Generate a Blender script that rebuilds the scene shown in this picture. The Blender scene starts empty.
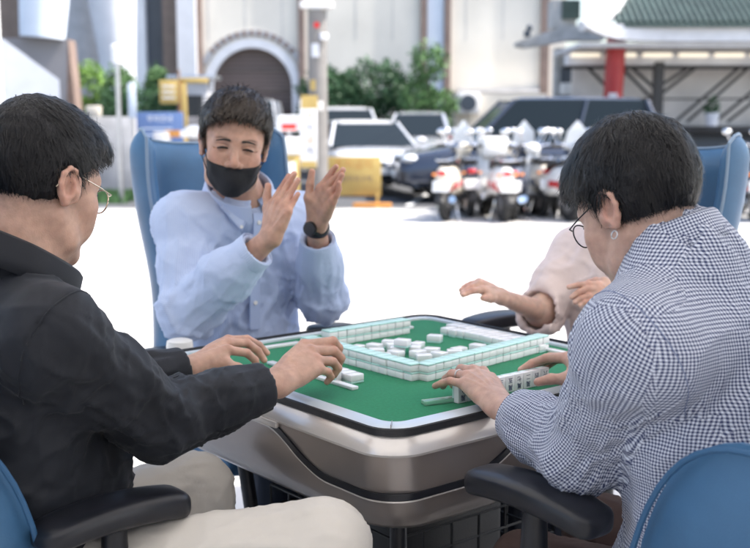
import bpy, bmesh, math, random
import numpy as np
from mathutils import Vector, Matrix

scene = bpy.context.scene
# ------------------------------------------------------------------ camera
FPX, CAMH, HOR = 1100.0, 1.34, 118.0
PITCH = math.atan((274 - HOR) / FPX)
cam_d = bpy.data.cameras.new('camera')
cam = bpy.data.objects.new('camera', cam_d)
scene.collection.objects.link(cam)
cam.location = (0, 0, CAMH)
cam.rotation_euler = (math.radians(90) - PITCH, 0, 0)
cam_d.sensor_width = 36
cam_d.lens = FPX / 750 * 36
cam_d.clip_start = .05
cam_d.clip_end = 2000
cam_d.dof.use_dof = True
cam_d.dof.focus_distance = 1.98
cam_d.dof.aperture_fstop = 4.5
scene.camera = cam
# ------------------------------------------------------------------ world and sun
SUN_EL, SUN_AZ = math.radians(55), math.radians(96)     # azimuth from +Y towards the right
w = bpy.data.worlds.new('World'); scene.world = w; w.use_nodes = True
nt = w.node_tree; nt.nodes.clear()
sky = nt.nodes.new('ShaderNodeTexSky'); sky.sky_type = 'NISHITA'; sky.sun_disc = False
sky.sun_elevation = SUN_EL; sky.sun_rotation = SUN_AZ
sky.dust_density = 3.0; sky.air_density = 1.0
bg = nt.nodes.new('ShaderNodeBackground'); bg.inputs[1].default_value = .15
ow = nt.nodes.new('ShaderNodeOutputWorld')
nt.links.new(sky.outputs[0], bg.inputs[0]); nt.links.new(bg.outputs[0], ow.inputs[0])
sl = bpy.data.lights.new('sun', 'SUN'); sl.energy = 3.1; sl.angle = math.radians(.6); sl.color = (1, .955, .88)
so = bpy.data.objects.new('sun', sl); scene.collection.objects.link(so)
so.location = (8, 2, 12)
sd = Vector((math.sin(SUN_AZ) * math.cos(SUN_EL), math.cos(SUN_AZ) * math.cos(SUN_EL), math.sin(SUN_EL)))
so.rotation_euler = (sd).to_track_quat('Z', 'Y').to_euler()
scene.view_settings.view_transform = 'Standard'
scene.view_settings.look = 'None'
scene.view_settings.exposure = 1.55
scene.view_settings.gamma = 1
scene.cycles.max_bounces = 8
scene.cycles.use_denoising = True

rnd = random.Random(7)
RS = np.random.RandomState(11)
cP, sP = math.cos(PITCH), math.sin(PITCH)
def P(px, py, Y):
    "point at depth Y that was read off the survey sketch (px, py)"
    x = (px - 375) / FPX; y = (274 - py) / FPX
    d = np.array([x, cP + y * sP, -sP + y * cP])
    return d * (Y / d[1]) + np.array([0, 0, CAMH])
def onz(px, py, z):
    x = (px - 375) / FPX; y = (274 - py) / FPX
    d = np.array([x, cP + y * sP, -sP + y * cP])
    return d * ((z - CAMH) / d[2]) + np.array([0, 0, CAMH])
TC = np.array([.084, 2.436]); TA = math.radians(39.3)
UX = np.array([math.cos(TA), math.sin(TA)]); UY = np.array([-UX[1], UX[0]])
def TL(lx, ly, z):
    q = TC + lx * UX + ly * UY
    return np.array([q[0], q[1], z])

# ------------------------------------------------------------------ object helpers
COL = scene.collection
def tag(o, label=None, cat=None, group=None, kind=None):
    if label: o['label'] = label
    if cat: o['category'] = cat
    if group: o['group'] = group
    if kind: o['kind'] = kind
    return o
def thing(name, label, cat, loc=(0, 0, 0), rz=0, group=None):
    o = bpy.data.objects.new(name, None); COL.objects.link(o)
    o.location = loc; o.rotation_euler = (0, 0, rz); o.empty_display_size = .1
    return tag(o, label, cat, group)
def rename_free(name):
    return name
def mesh_obj(name, verts, faces, mats, parent=None, mi=None, smooth=True, uv=None, world=False, angle=None):
    verts = np.asarray(verts, dtype=np.float64)
    if world and parent is not None:
        p = parent; off = np.zeros(3)
        while p is not None:
            off += np.array(p.location); p = p.parent
        verts = verts - off
    me = bpy.data.meshes.new(name)
    if isinstance(faces, np.ndarray):
        n = len(faces); k = faces.shape[1]
        me.vertices.add(len(verts)); me.vertices.foreach_set('co', verts.astype(np.float32).ravel())
        me.loops.add(n * k); me.loops.foreach_set('vertex_index', faces.astype(np.int32).ravel())
        me.polygons.add(n); me.polygons.foreach_set('loop_start', np.arange(0, n * k, k, dtype=np.int32))
        me.update(calc_edges=True)
    else:
        me.from_pydata([tuple(v) for v in verts], [], [tuple(f) for f in faces])
    if not isinstance(mats, (list, tuple)): mats = [mats]
    for m in mats: me.materials.append(m)
    if mi is not None: me.polygons.foreach_set('material_index', np.asarray(mi, dtype=np.int32))
    me.polygons.foreach_set('use_smooth', np.full(len(me.polygons), bool(smooth)))
    if uv is not None:
        l = me.uv_layers.new(name='UVMap'); l.data.foreach_set('uv', np.asarray(uv, dtype=np.float32).ravel())
    me.update()
    if smooth and angle:
        me.set_sharp_from_angle(angle=math.radians(angle))
    o = bpy.data.objects.new(name, me); COL.objects.link(o)
    if parent is not None: o.parent = parent
    return o
def rotz(a): c, s = math.cos(a), math.sin(a); return np.array([[c, -s, 0], [s, c, 0], [0, 0, 1.]])
def rotx(a): c, s = math.cos(a), math.sin(a); return np.array([[1., 0, 0], [0, c, -s], [0, s, c]])
def roty(a): c, s = math.cos(a), math.sin(a); return np.array([[c, 0, s], [0, 1., 0], [-s, 0, c]])
def unit(v): v = np.asarray(v, float); return v / (np.linalg.norm(v) + 1e-12)
_boxcache = {}
class MB:
    def __init__(s): s.v = []; s.f = []; s.m = []
    def add(s, vs, fs, mi=0):
        o = len(s.v); s.v += [tuple(map(float, q)) for q in vs]; s.f += [tuple(i + o for i in f) for f in fs]; s.m += [mi] * len(fs); return s
    def box(s, c, size, R=None, bev=0, mi=0, seg=2):
        key = (tuple(np.round(size, 5)), bev, seg)
        if key not in _boxcache:
            bm = bmesh.new(); bmesh.ops.create_cube(bm, size=1)
            for v in bm.verts: v.co = Vector((v.co.x * size[0], v.co.y * size[1], v.co.z * size[2]))
            if bev: bmesh.ops.bevel(bm, geom=list(bm.edges), offset=bev, segments=seg, affect='EDGES', profile=.5)
            bm.verts.index_update()
            _boxcache[key] = ([tuple(v.co) for v in bm.verts], [tuple(v.index for v in f.verts) for f in bm.faces]); bm.free()
        vs, fs = _boxcache[key]; A = np.array(vs)
        if R is not None: A = A @ np.asarray(R).T
        return s.add(A + np.asarray(c, float), fs, mi)
    def loft(s, rings, cap=True, mi=0, closed=True, flip=False):
        n = len(rings[0]); vs = [p for r in rings for p in r]; fs = []
        m = n if closed else n - 1
        for i in range(len(rings) - 1):
            for j in range(m):
                a, b = i * n + j, i * n + (j + 1) % n
                fs.append((a, b, b + n, a + n))
        if cap and closed:
            fs.append(tuple(range(n))[::-1]); fs.append(tuple(range((len(rings) - 1) * n, len(rings) * n)))
        if flip: fs = [f[::-1] for f in fs]
        return s.add(vs, fs, mi)
    def tube(s, pts, r, n=8, mi=0, cap=True):
        pts = [np.asarray(p, float) for p in pts]
        if not hasattr(r, '__len__'): r = [r] * len(pts)
        t0 = unit(pts[1] - pts[0]); a = np.cross(t0, [0, 0, 1.])
        if np.linalg.norm(a) < .05: a = np.cross(t0, [0, 1., 0])
        a = unit(a); rings = []
        for i, p in enumerate(pts):
            t = unit(pts[min(i + 1, len(pts) - 1)] - pts[max(i - 1, 0)])
            a = unit(a - t * (a @ t)); b = np.cross(t, a)
            rings.append([p + r[i] * (a * math.cos(k * 2 * math.pi / n) + b * math.sin(k * 2 * math.pi / n)) for k in range(n)])
        return s.loft(rings, cap, mi)
    def cyl(s, p0, p1, r0, r1=None, n=16, mi=0): return s.tube([p0, p1], [r0, r0 if r1 is None else r1], n, mi)
    def sph(s, c, r, nu=14, nv=8, R=None, mi=0):
        if not hasattr(r, '__len__'): r = (r, r, r)
        rings = []
        for i in range(nv + 1):
            t = math.pi * (i / nv) ; t = min(max(t, .02), math.pi - .02)
            rings.append([np.array([math.sin(t) * math.cos(u) * r[0], math.sin(t) * math.sin(u) * r[1], -math.cos(t) * r[2]]) for u in np.arange(nu) * 2 * math.pi / nu])
        rings = [[(q if R is None else np.asarray(R) @ q) + np.asarray(c, float) for q in g] for g in rings]
        return s.loft(rings, True, mi)
    def obj(s, name, mats, parent=None, smooth=True, angle=40, world=False, uv=None):
        return mesh_obj(name, s.v, s.f, mats, parent, s.m if isinstance(mats, (list, tuple)) else None, smooth, uv, world, angle)
    def xf(s, R, t):
        s.v = [tuple(q) for q in (np.array(s.v) @ np.asarray(R).T + np.asarray(t))]; return s
def circ(n, rx, ry, c=(0, 0, 0), z=None):
    return [np.array([c[0] + rx * math.cos(a), c[1] + ry * math.sin(a), c[2]]) for a in np.arange(n) * 2 * math.pi / n]
def rsq(h, r, z, hx=None, n=8):
    "rounded rectangle ring, half sizes h (y) and hx (x)"
    hx = h if hx is None else hx; out = []
    for cx, cy, a0 in ((hx - r, h - r, 0), (-hx + r, h - r, 90), (-hx + r, -h + r, 180), (hx - r, -h + r, 270)):
        for k in range(n + 1):
            a = math.radians(a0 + 90 * k / n); out.append(np.array([cx + r * math.cos(a), cy + r * math.sin(a), z]))
    return out

# ------------------------------------------------------------------ materials
def mat(name, col, rough=.6, metal=0, spec=.5, noise=0, nscale=8, bump=0, bscale=60, sub=0, subcol=None, coat=0, trans=0, ior=1.45, sheen=0, emit=None, attr=None, detail=4, bdist=.002):
    m = bpy.data.materials.new(name); m.use_nodes = True
    n = m.node_tree.nodes; l = m.node_tree.links; b = n['Principled BSDF']
    b.inputs['Base Color'].default_value = (*col, 1); b.inputs['Roughness'].default_value = rough
    b.inputs['Metallic'].default_value = metal; b.inputs['Specular IOR Level'].default_value = spec
    b.inputs['Coat Weight'].default_value = coat; b.inputs['Transmission Weight'].default_value = trans; b.inputs['IOR'].default_value = ior
    b.inputs['Sheen Weight'].default_value = sheen
    if coat: b.inputs['Coat Roughness'].default_value = .06
    if sub:
        b.inputs['Subsurface Weight'].default_value = sub; b.inputs['Subsurface Radius'].default_value = subcol or (.012, .005, .003); b.inputs['Subsurface Scale'].default_value = 1
    tc = n.new('ShaderNodeTexCoord'); base = None
    if attr:
        a = n.new('ShaderNodeAttribute'); a.attribute_name = attr; base = a.outputs['Color']; l.new(base, b.inputs['Base Color'])
    if noise:
        t = n.new('ShaderNodeTexNoise'); t.inputs['Scale'].default_value = nscale; t.inputs['Detail'].default_value = detail; l.new(tc.outputs['Object'], t.inputs['Vector'])
        r = n.new('ShaderNodeMapRange'); r.inputs[1].default_value = .3; r.inputs[2].default_value = .7; r.inputs[3].default_value = 1 - noise; r.inputs[4].default_value = 1 + noise
        l.new(t.outputs[0], r.inputs[0])
        x = n.new('ShaderNodeMix'); x.data_type = 'RGBA'; x.blend_type = 'MULTIPLY'; x.inputs[0].default_value = 1
        if base: l.new(base, x.inputs[6])
        else: x.inputs[6].default_value = (*col, 1)
        l.new(r.outputs[0], x.inputs[7]); l.new(x.outputs[2], b.inputs['Base Color'])
    if bump:
        t = n.new('ShaderNodeTexNoise'); t.inputs['Scale'].default_value = bscale; t.inputs['Detail'].default_value = 3; l.new(tc.outputs['Object'], t.inputs['Vector'])
        u = n.new('ShaderNodeBump'); u.inputs['Strength'].default_value = bump; u.inputs['Distance'].default_value = bdist
        l.new(t.outputs[0], u.inputs['Height']); l.new(u.outputs[0], b.inputs['Normal'])
    if emit: b.inputs['Emission Color'].default_value = (*emit[0], 1); b.inputs['Emission Strength'].default_value = emit[1]
    return m
def uvcheck(name, base, dark, sx, sy, kind='gingham', rough=.8):
    "woven cloth from UV in metres"
    m = bpy.data.materials.new(name); m.use_nodes = True; n = m.node_tree.nodes; l = m.node_tree.links; b = n['Principled BSDF']
    b.inputs['Roughness'].default_value = rough; b.inputs['Sheen Weight'].default_value = .15; b.inputs['Specular IOR Level'].default_value = .2
    uv = n.new('ShaderNodeUVMap'); uv.uv_map = 'UVMap'
    # slight waviness of the weave
    nz = n.new('ShaderNodeTexNoise'); nz.inputs['Scale'].default_value = 14; l.new(uv.outputs[0], nz.inputs['Vector'])
    va = n.new('ShaderNodeVectorMath'); va.operation = 'MULTIPLY_ADD'; va.inputs[1].default_value = (.006, .006, 0); l.new(nz.outputs[1], va.inputs[0]); l.new(uv.outputs[0], va.inputs[2])
    sp = n.new('ShaderNodeSeparateXYZ'); l.new(va.outputs[0], sp.inputs[0])
    def band(out, s, duty=.5):
        a = n.new('ShaderNodeMath'); a.operation = 'MULTIPLY'; a.inputs[1].default_value = 1 / s; l.new(out, a.inputs[0])
        f = n.new('ShaderNodeMath'); f.operation = 'FRACT'; l.new(a.outputs[0], f.inputs[0])
        g = n.new('ShaderNodeMath'); g.operation = 'PINGPONG'; g.inputs[1].default_value = .5; l.new(f.outputs[0], g.inputs[0])
        r = n.new('ShaderNodeMapRange'); r.inputs[1].default_value = .25 * (2 * duty) - .04; r.inputs[2].default_value = .25 * (2 * duty) + .04; l.new(g.outputs[0], r.inputs[0]); return r.outputs[0]
    u = band(sp.outputs[0], sx)
    if kind == 'gingham':
        v = band(sp.outputs[1], sy)
        a = n.new('ShaderNodeMath'); a.operation = 'ADD'; l.new(u, a.inputs[0]); l.new(v, a.inputs[1])
        h = n.new('ShaderNodeMath'); h.operation = 'MULTIPLY'; h.inputs[1].default_value = .5; l.new(a.outputs[0], h.inputs[0]); fac = h.outputs[0]
        cr = n.new('ShaderNodeValToRGB'); e = cr.color_ramp.elements
        e[0].position = 0; e[0].color = (*base, 1); e[1].position = 1; e[1].color = (*dark, 1)
        k = e.new(.5); mid = [.42 * x + .58 * y for x, y in zip(base, dark)]; k.color = (*mid, 1)
        l.new(fac, cr.inputs[0]); col = cr.outputs[0]
    else:
        x = n.new('ShaderNodeMix'); x.data_type = 'RGBA'; x.inputs[6].default_value = (*base, 1); x.inputs[7].default_value = (*dark, 1); l.new(u, x.inputs[0]); col = x.outputs[2]
    l.new(col, b.inputs['Base Color'])
    t = n.new('ShaderNodeTexNoise'); t.inputs['Scale'].default_value = 55; t.inputs['Detail'].default_value = 4; l.new(uv.outputs[0], t.inputs['Vector'])
    bu = n.new('ShaderNodeBump'); bu.inputs['Strength'].default_value = .35; bu.inputs['Distance'].default_value = .003; l.new(t.outputs[0], bu.inputs['Height']); l.new(bu.outputs[0], b.inputs['Normal'])
    return m
M = {}
M['leather'] = mat('blue_leather', (.045, .128, .25), .42, noise=.12, nscale=9, bump=.35, bscale=260, bdist=.0012, spec=.5)
M['piping'] = mat('pale_piping', (.20, .28, .38), .5)
M['thread'] = mat('blue_thread', (.16, .20, .33), .8)
M['leather_dark'] = mat('blue_leather_seam', (.03, .10, .21), .5)
M['black_plastic'] = mat('black_plastic', (.012, .013, .018), .34, noise=.2, nscale=20, bump=.15, bscale=400, bdist=.0005)
M['black_soft'] = mat('black_soft', (.02, .021, .024), .5, bump=.2, bscale=200)
M['steel'] = mat('brushed_steel', (.55, .55, .56), .3, metal=1, noise=.1)
M['hair'] = mat('black_hair', (.007, .007, .009), .5, spec=.35, noise=.3, nscale=40, bump=.5, bscale=160, bdist=.003)
M['hair_strand'] = mat('black_hair_strand', (.008, .008, .010), .36, spec=.35)
M['hair_brown'] = mat('brown_hair', (.030, .022, .017), .45, noise=.3, nscale=40, bump=.5, bscale=160, bdist=.003)
M['hair_brown_strand'] = mat('brown_hair_strand', (.045, .033, .025), .4)
M['skin'] = mat('skin', (.42, .25, .18), .5, attr='Col', noise=.13, nscale=60, bump=.45, bscale=380, bdist=.0009, sub=.35, subcol=(.010, .004, .002), spec=.4)
M['jacket'] = mat('black_jacket', (.010, .012, .018), .66, noise=.2, nscale=5, bump=.3, bscale=350, bdist=.0006, sheen=.08, spec=.35)
M['cream'] = mat('cream_chino', (.63, .59, .54), .85, noise=.05, nscale=6, bump=.4, bscale=30, bdist=.004, sheen=.1)
M['navy'] = mat('navy_cloth', (.015, .02, .035), .85, bump=.4, bscale=40)
M['brown_cloth'] = mat('brown_cloth', (.075, .045, .04), .85, bump=.4, bscale=40)
M['mask'] = mat('black_mask', (.010, .011, .015), .75, bump=.6, bscale=45, bdist=.003, noise=.2, nscale=30)
M['pink'] = mat('pale_pink_cotton', (.72, .60, .57), .85, noise=.05, nscale=7, bump=.5, bscale=28, bdist=.004, sheen=.15)
M['gingham'] = uvcheck('gingham', (.64, .68, .78), (.022, .034, .11), .0052, .0052)
M['oxford'] = uvcheck('pale_blue_oxford', (.50, .585, .78), (.43, .52, .74), .0046, .0046, 'stripe')
M['felt'] = mat('green_felt', (.020, .205, .100), .95, noise=.12, nscale=160, bump=.5, bscale=900, bdist=.0006, sheen=.1, spec=.1, detail=6)
M['rim'] = mat('silver_blue_rim', (.60, .66, .72), .34, metal=.25, noise=.04, nscale=6, coat=.15)
M['champagne'] = mat('champagne_shell', (.72, .68, .65), .27, metal=.35, noise=.05, nscale=3, coat=.4)
M['bronze'] = mat('bronze_shell', (.30, .265, .25), .28, metal=.55, noise=.10, nscale=4, coat=.25)
M['tile'] = mat('white_tile', (.84, .84, .86), .22, spec=.5, coat=.2)
M['teal'] = mat('teal_tile_back', (.52, .78, .74), .25, spec=.5)
M['ink'] = mat('blue_ink', (.02, .03, .12), .4)
M['white_plastic'] = mat('white_plastic', (.78, .77, .75), .35)
M['clear_green'] = mat('clear_green', (.45, .85, .65), .1, trans=.6)
M['gold_wire'] = mat('gold_wire', (.75, .62, .48), .25, metal=1)
M['dark_wire'] = mat('dark_wire', (.03, .03, .035), .3, metal=.7)
M['lens'] = mat('lens', (.97, .98, 1), .02, trans=1, ior=1.08)
M['eye'] = mat('eye_white', (.70, .66, .62), .25)
M['iris'] = mat('dark_iris', (.015, .008, .006), .15)
# ------------------------------------------------------------------ implicit surfaces for bodies and clothes
def _hash(i, j, k, s=0):
    x = (i * 374761393 + j * 668265263 + k * 2147483647 + s * 974634777) & 0x7fffffff
    x = ((x ^ (x >> 13)) * 1274126177) & 0x7fffffff
    return ((x ^ (x >> 16)) & 0xffff) / 65535.0
def vnoise(X, s=0):
    X = np.asarray(X, float); I = np.floor(X).astype(np.int64); F = X - I; F = F * F * (3 - 2 * F)
    r = 0
    for a in (0, 1):
        for b in (0, 1):
            for c in (0, 1):
                wgt = (F[:, 0] if a else 1 - F[:, 0]) * (F[:, 1] if b else 1 - F[:, 1]) * (F[:, 2] if c else 1 - F[:, 2])
                r = r + wgt * _hash(I[:, 0] + a, I[:, 1] + b, I[:, 2] + c, s)
    return r * 2 - 1
def smin(a, b, k):
    if k <= 0: return np.minimum(a, b)
    h = np.clip(.5 + .5 * (b - a) / k, 0, 1); return b + (a - b) * h - k * h * (1 - h)
class SDF:
    def __init__(s): s.p = []
    def _add(s, fn, lo, hi, k, op): s.p.append((fn, np.asarray(lo, float) - k - .012, np.asarray(hi, float) + k + .012, k, op)); return s
    def cap(s, a, b, ra, rb=None, k=.01, op='u', flat=None, fr=1.):
        a = np.asarray(a, float); b = np.asarray(b, float); rb = ra if rb is None else rb
        nrm = None if flat is None else unit(flat)
        def fn(X, a=a, b=b, ra=ra, rb=rb):
            p = X - a; ba = b - a
            if nrm is not None:
                p = p + (1 / fr - 1) * np.outer(p @ nrm, nrm); ba = ba + (1 / fr - 1) * (ba @ nrm) * nrm
            t = np.clip(p @ ba / (ba @ ba + 1e-12), 0, 1)
            return (np.linalg.norm(p - np.outer(t, ba), axis=1) - (ra + (rb - ra) * t)) * (1 if nrm is None else min(1, (fr + 1) / 2))
        m = max(ra, rb); return s._add(fn, np.minimum(a, b) - m, np.maximum(a, b) + m, k, op)
    def ell(s, c, r, R=None, k=.01, op='u'):
        c = np.asarray(c, float); r = np.asarray(r, float); R = np.eye(3) if R is None else np.asarray(R)
        def fn(X):
            p = (X - c) @ R; k0 = np.linalg.norm(p / r, axis=1); k1 = np.linalg.norm(p / (r * r), axis=1) + 1e-9
            return k0 * (k0 - 1) / k1
        m = r.max(); return s._add(fn, c - m, c + m, k, op)
    def fn(s, f, lo, hi, k, op): return s._add(f, lo, hi, k, op)
    def chain(s, pts, rs, k=.01, flat=None, fr=1.):
        for i in range(len(pts) - 1): s.cap(pts[i], pts[i + 1], rs[i], rs[i + 1], k, 'u', flat, fr)
        return s
    def ev(s, X):
        D = np.full(len(X), .3)
        for fn, lo, hi, k, op in s.p:
            m = np.all((X > lo) & (X < hi), axis=1) if op != 'i' else np.ones(len(X), bool)
            if not m.any(): continue
            d = fn(X[m]); a = D[m]
            D[m] = smin(a, d, k) if op == 'u' else (-smin(-a, d, k) if op == 's' else -smin(-a, -d, k))
        return D
    def mesh(s, h, lo=None, hi=None):
        us = [p for p in s.p if p[4] == 'u']
        lo = np.min([p[1] for p in us], axis=0) if lo is None else np.asarray(lo, float)
        hi = np.max([p[2] for p in us], axis=0) if hi is None else np.asarray(hi, float)
        n = np.ceil((hi - lo) / h).astype(int) + 1
        ax = [lo[i] + np.arange(n[i]) * h for i in range(3)]
        D = np.full(tuple(n), .3, dtype=np.float32)
        for fn, a, b, k, op in s.p:
            if op == 'i': a, b = lo - 1, hi + 1
            sl = [slice(max(0, int((a[i] - lo[i]) / h)), min(n[i], int((b[i] - lo[i]) / h) + 2)) for i in range(3)]
            g = np.stack(np.meshgrid(*[ax[i][sl[i]] for i in range(3)], indexing='ij'), -1)
            if g.size == 0: continue
            sh = g.shape[:3]; d = fn(g.reshape(-1, 3)).reshape(sh); c = D[sl[0], sl[1], sl[2]]
            D[sl[0], sl[1], sl[2]] = smin(c, d, k) if op == 'u' else (-smin(-c, d, k) if op == 's' else -smin(-c, -d, k))
        return surfnet(D, lo, h)
def surfnet(D, lo, h):
    S = D < 0; n = D.shape
    c = [n[0] - 1, n[1] - 1, n[2] - 1]
    acc = np.zeros((*c, 3)); cnt = np.zeros(c)
    offs = [(a, b, cc) for a in (0, 1) for b in (0, 1) for cc in (0, 1)]
    for ax in range(3):
        o1 = [o for o in offs if o[ax] == 0]
        for o in o1:
            q = list(o); q[ax] = 1
            A = D[o[0]:o[0] + c[0], o[1]:o[1] + c[1], o[2]:o[2] + c[2]]; B = D[q[0]:q[0] + c[0], q[1]:q[1] + c[1], q[2]:q[2] + c[2]]
            m = (A < 0) != (B < 0); t = np.where(m, A / np.where(m, A - B, 1), 0)
            for k in range(3): acc[..., k] += np.where(m, (t if k == ax else o[k]), 0)
            cnt += m
    act = cnt > 0; idx = np.full(c, -1, dtype=np.int64); ii = np.argwhere(act); idx[act] = np.arange(len(ii))
    V = (acc[act] / cnt[act][:, None] + ii) * h + lo
    F = []
    for ax in range(3):
        a, b = [k for k in range(3) if k != ax]
        sl0 = [slice(None)] * 3; sl1 = [slice(None)] * 3; sl0[ax] = slice(0, n[ax] - 1); sl1[ax] = slice(1, n[ax])
        ch = S[tuple(sl0)] != S[tuple(sl1)]
        E = np.argwhere(ch); s0 = S[tuple(sl0)][ch]
        ok = (E[:, a] > 0) & (E[:, b] > 0) & (E[:, a] < c[a]) & (E[:, b] < c[b]); E = E[ok]; s0 = s0[ok]
        def g(da, db):
            q = E.copy(); q[:, a] += da; q[:, b] += db; return idx[q[:, 0], q[:, 1], q[:, 2]]
        quad = np.stack([g(-1, -1), g(0, -1), g(0, 0), g(-1, 0)], 1)
        fl = s0 if ax != 1 else ~s0
        quad = np.where(fl[:, None], quad, quad[:, ::-1]); F.append(quad)
    return V, np.concatenate(F)
def vnormals(V, F):
    N = np.zeros_like(V); f = np.cross(V[F[:, 2]] - V[F[:, 0]], V[F[:, 3]] - V[F[:, 1]])
    for k in range(4): np.add.at(N, F[:, k], f)
    return N / (np.linalg.norm(N, axis=1)[:, None] + 1e-12)
def setcol(o, C):
    me = o.data; a = me.color_attributes.new(name='Col', type='FLOAT_COLOR', domain='POINT')
    a.data.foreach_set('color', np.c_[C, np.ones(len(C))].astype(np.float32).ravel())
class Spine:
    "smooth curve with parallel frames; gives (around, along) coordinates for cloth"
    def __init__(s, pts, rad, n=60, up=(0, 0, 1)):
        pts = np.asarray(pts, float); K = len(pts); Q = np.vstack([2 * pts[0] - pts[1], pts, 2 * pts[-1] - pts[-2]]); out = []
        for i in range(K - 1):
            a, b, c, d = Q[i], Q[i + 1], Q[i + 2], Q[i + 3]
            for t in np.linspace(0, 1, n, endpoint=(i == K - 2)):
                out.append(.5 * (2 * b + (c - a) * t + (2 * a - 5 * b + 4 * c - d) * t * t + (3 * b - a - 3 * c + d) * t ** 3))
        s.p = np.array(out); T = np.gradient(s.p, axis=0); s.t = T / np.linalg.norm(T, axis=1)[:, None]
        s.l = np.r_[0, np.cumsum(np.linalg.norm(np.diff(s.p, axis=0), axis=1))]
        a = unit(np.asarray(up, float) - s.t[0] * (s.t[0] @ np.asarray(up, float))); A = []
        for t in s.t: a = unit(a - t * (a @ t)); A.append(a)
        s.a = np.array(A); s.b = np.cross(s.t, s.a); s.rad = rad
    def uv(s, X):
        best = np.full(len(X), 1e9); bi = np.zeros(len(X), int)
        for i in range(0, len(s.p), 2):
            d = ((X - s.p[i]) ** 2).sum(1); m = d < best; best[m] = d[m]; bi[m] = i
        r = X - s.p[bi]; v = s.l[bi] + (r * s.t[bi]).sum(1); th = np.arctan2((r * s.b[bi]).sum(1), (r * s.a[bi]).sum(1))
        return th, v, np.sqrt(best)
def cloth(name, sdf, h, spines, m, parent, wr=None, fold=.004, seed=0, lo=None, hi=None, calm=(), box=None):
    "mesh a garment, add folds, lay cloth coordinates on it; spines = list of Spine (torso first)"
    V, F = sdf.mesh(h, lo, hi)
    TH, VV, DD = zip(*[sp.uv(V) for sp in spines])
    TH = np.array(TH); VV = np.array(VV); DD = np.array(DD) / np.array([sp.rad for sp in spines])[:, None]
    g = DD.argmin(0); N = vnormals(V, F)
    th = TH[g, np.arange(len(V))]; vv = VV[g, np.arange(len(V))]; rad = np.array([sp.rad for sp in spines])[g]
    # soft drape folds: stretched noise following the cloth, plus creases
    A = np.c_[np.cos(th) * 1.5, np.sin(th) * 1.5, vv * 9 + np.sin(th * 2 + g) * 1.3] + g[:, None] * 7.3
    B = np.c_[np.cos(th) * 2.6, np.sin(th) * 2.6, vv * 17 + np.cos(th * 1.5 + vv * 9) * 1.8] + 3.1
    n1 = vnoise(A, seed); n2 = vnoise(B, seed + 5)
    C_ = np.c_[np.cos(th) * 3.2 + vv * 4, np.sin(th) * 3.2 - vv * 3, vv * 34 + np.sin(th * 2 + vv * 20) * 1.2] + 5.7; n3 = vnoise(C_, seed + 12)
    d = fold * ((1 - np.abs(n1) * 2.2) * .8 + (np.clip(1 - np.abs(n2) * 2.2, 0, 1) ** 2 - .3) * .8 + (np.clip(1 - np.abs(n3) * 3.0, 0, 1) ** 2 - .2) * .5 * np.clip(.5 + vnoise(V * 6, seed + 14), 0, 1)) + fold * .6 * vnoise(V * 9, seed + 9)
    if wr is not None:                       # stronger folds near elbows / armpits: list of (point, radius, amp, freq dir)
        for c, r, amp, dr in wr:
            q = V - np.asarray(c); wgt = np.exp(-(q ** 2).sum(1) / (r * r)); u_ = unit(dr); a_ = unit(np.cross(u_, [.31, .9, .3])); b_ = np.cross(u_, a_)
            w_ = np.stack([vnoise(V * 14, seed + 3), vnoise(V * 14, seed + 4)], 1) * .5
            nn = vnoise(np.c_[q @ u_ / .034 + w_[:, 0], q @ a_ / .095 + w_[:, 1], q @ b_ / .095] + seed, seed + 6); d = d + wgt * amp * 1.5 * (np.clip(1 - np.abs(nn) * 2.6, 0, 1) ** 1.7 - .35)
    for c, r in calm: d = d * (1 - np.exp(-((V - np.asarray(c)) ** 2).sum(1) / (r * r)))
    V = V + N * d[:, None]
    # uv
    fg = g[F[:, 0]]
    if box is not None:
        bf, br = unit(box[0]), unit(box[1]); fn_ = np.abs(N[F].mean(1) @ np.stack([bf, br, [0, 0, 1.]], 1)) * [1.15, 1, .8]; pick = fn_.argmax(1)
        ca = V @ bf; cb = V @ br; cz = V[:, 2]
        BU = np.where((pick == 1)[:, None], ca[F], cb[F]); BV = np.where((pick == 2)[:, None], ca[F], cz[F])
    U = np.empty((len(F), 4)); W = np.empty((len(F), 4))
    for k in range(len(spines)):
        mk = fg == k
        U[mk] = TH[k][F[mk]]; W[mk] = VV[k][F[mk]]
        wrap = (U[mk].max(1) - U[mk].min(1)) > math.pi
        u = U[mk]; u[wrap] = np.where(u[wrap] < 0, u[wrap] + 2 * math.pi, u[wrap]); U[mk] = u * spines[k].rad + k * .7
    if box is not None: U[fg == 0] = BU[fg == 0]; W[fg == 0] = BV[fg == 0]
    uv = np.stack([U, W], -1).reshape(-1, 2)
    return mesh_obj(name, V, F, m, parent, uv=uv, world=True)

from mathutils.bvhtree import BVHTree
def seam_ring(ob, c, nrm, reach=.2, r=.0013, m=None, a0=0, a1=2 * math.pi, n=48, name='seam'):
    "raised stitched seam where a plane through c cuts the garment"
    off = Vector((0, 0, 0)); p = ob.parent
    while p: off += p.location; p = p.parent
    me = ob.data; bv = BVHTree.FromPolygons([v.co for v in me.vertices], [q.vertices for q in me.polygons])
    nrm = unit(nrm); a = unit(np.cross(nrm, [0, 0, 1.]) if abs(nrm[2]) < .9 else np.cross(nrm, [1., 0, 0])); b = np.cross(nrm, a); pts = []; runs = []
    for t in np.linspace(a0, a1, n):
        d = a * math.cos(t) + b * math.sin(t); h = bv.ray_cast(Vector(c) - off, Vector(d), reach)
        if h[0] is None:
            if len(pts) > 3: runs.append(pts)
            pts = []; continue
        pts.append(np.array(h[0]) + d * .0004)
    if len(pts) > 3: runs.append(pts)
    for pts in runs:
        q = MB(); q.tube(pts, r, 6); q.obj(name, m or me.materials[0], ob, angle=None)
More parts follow.
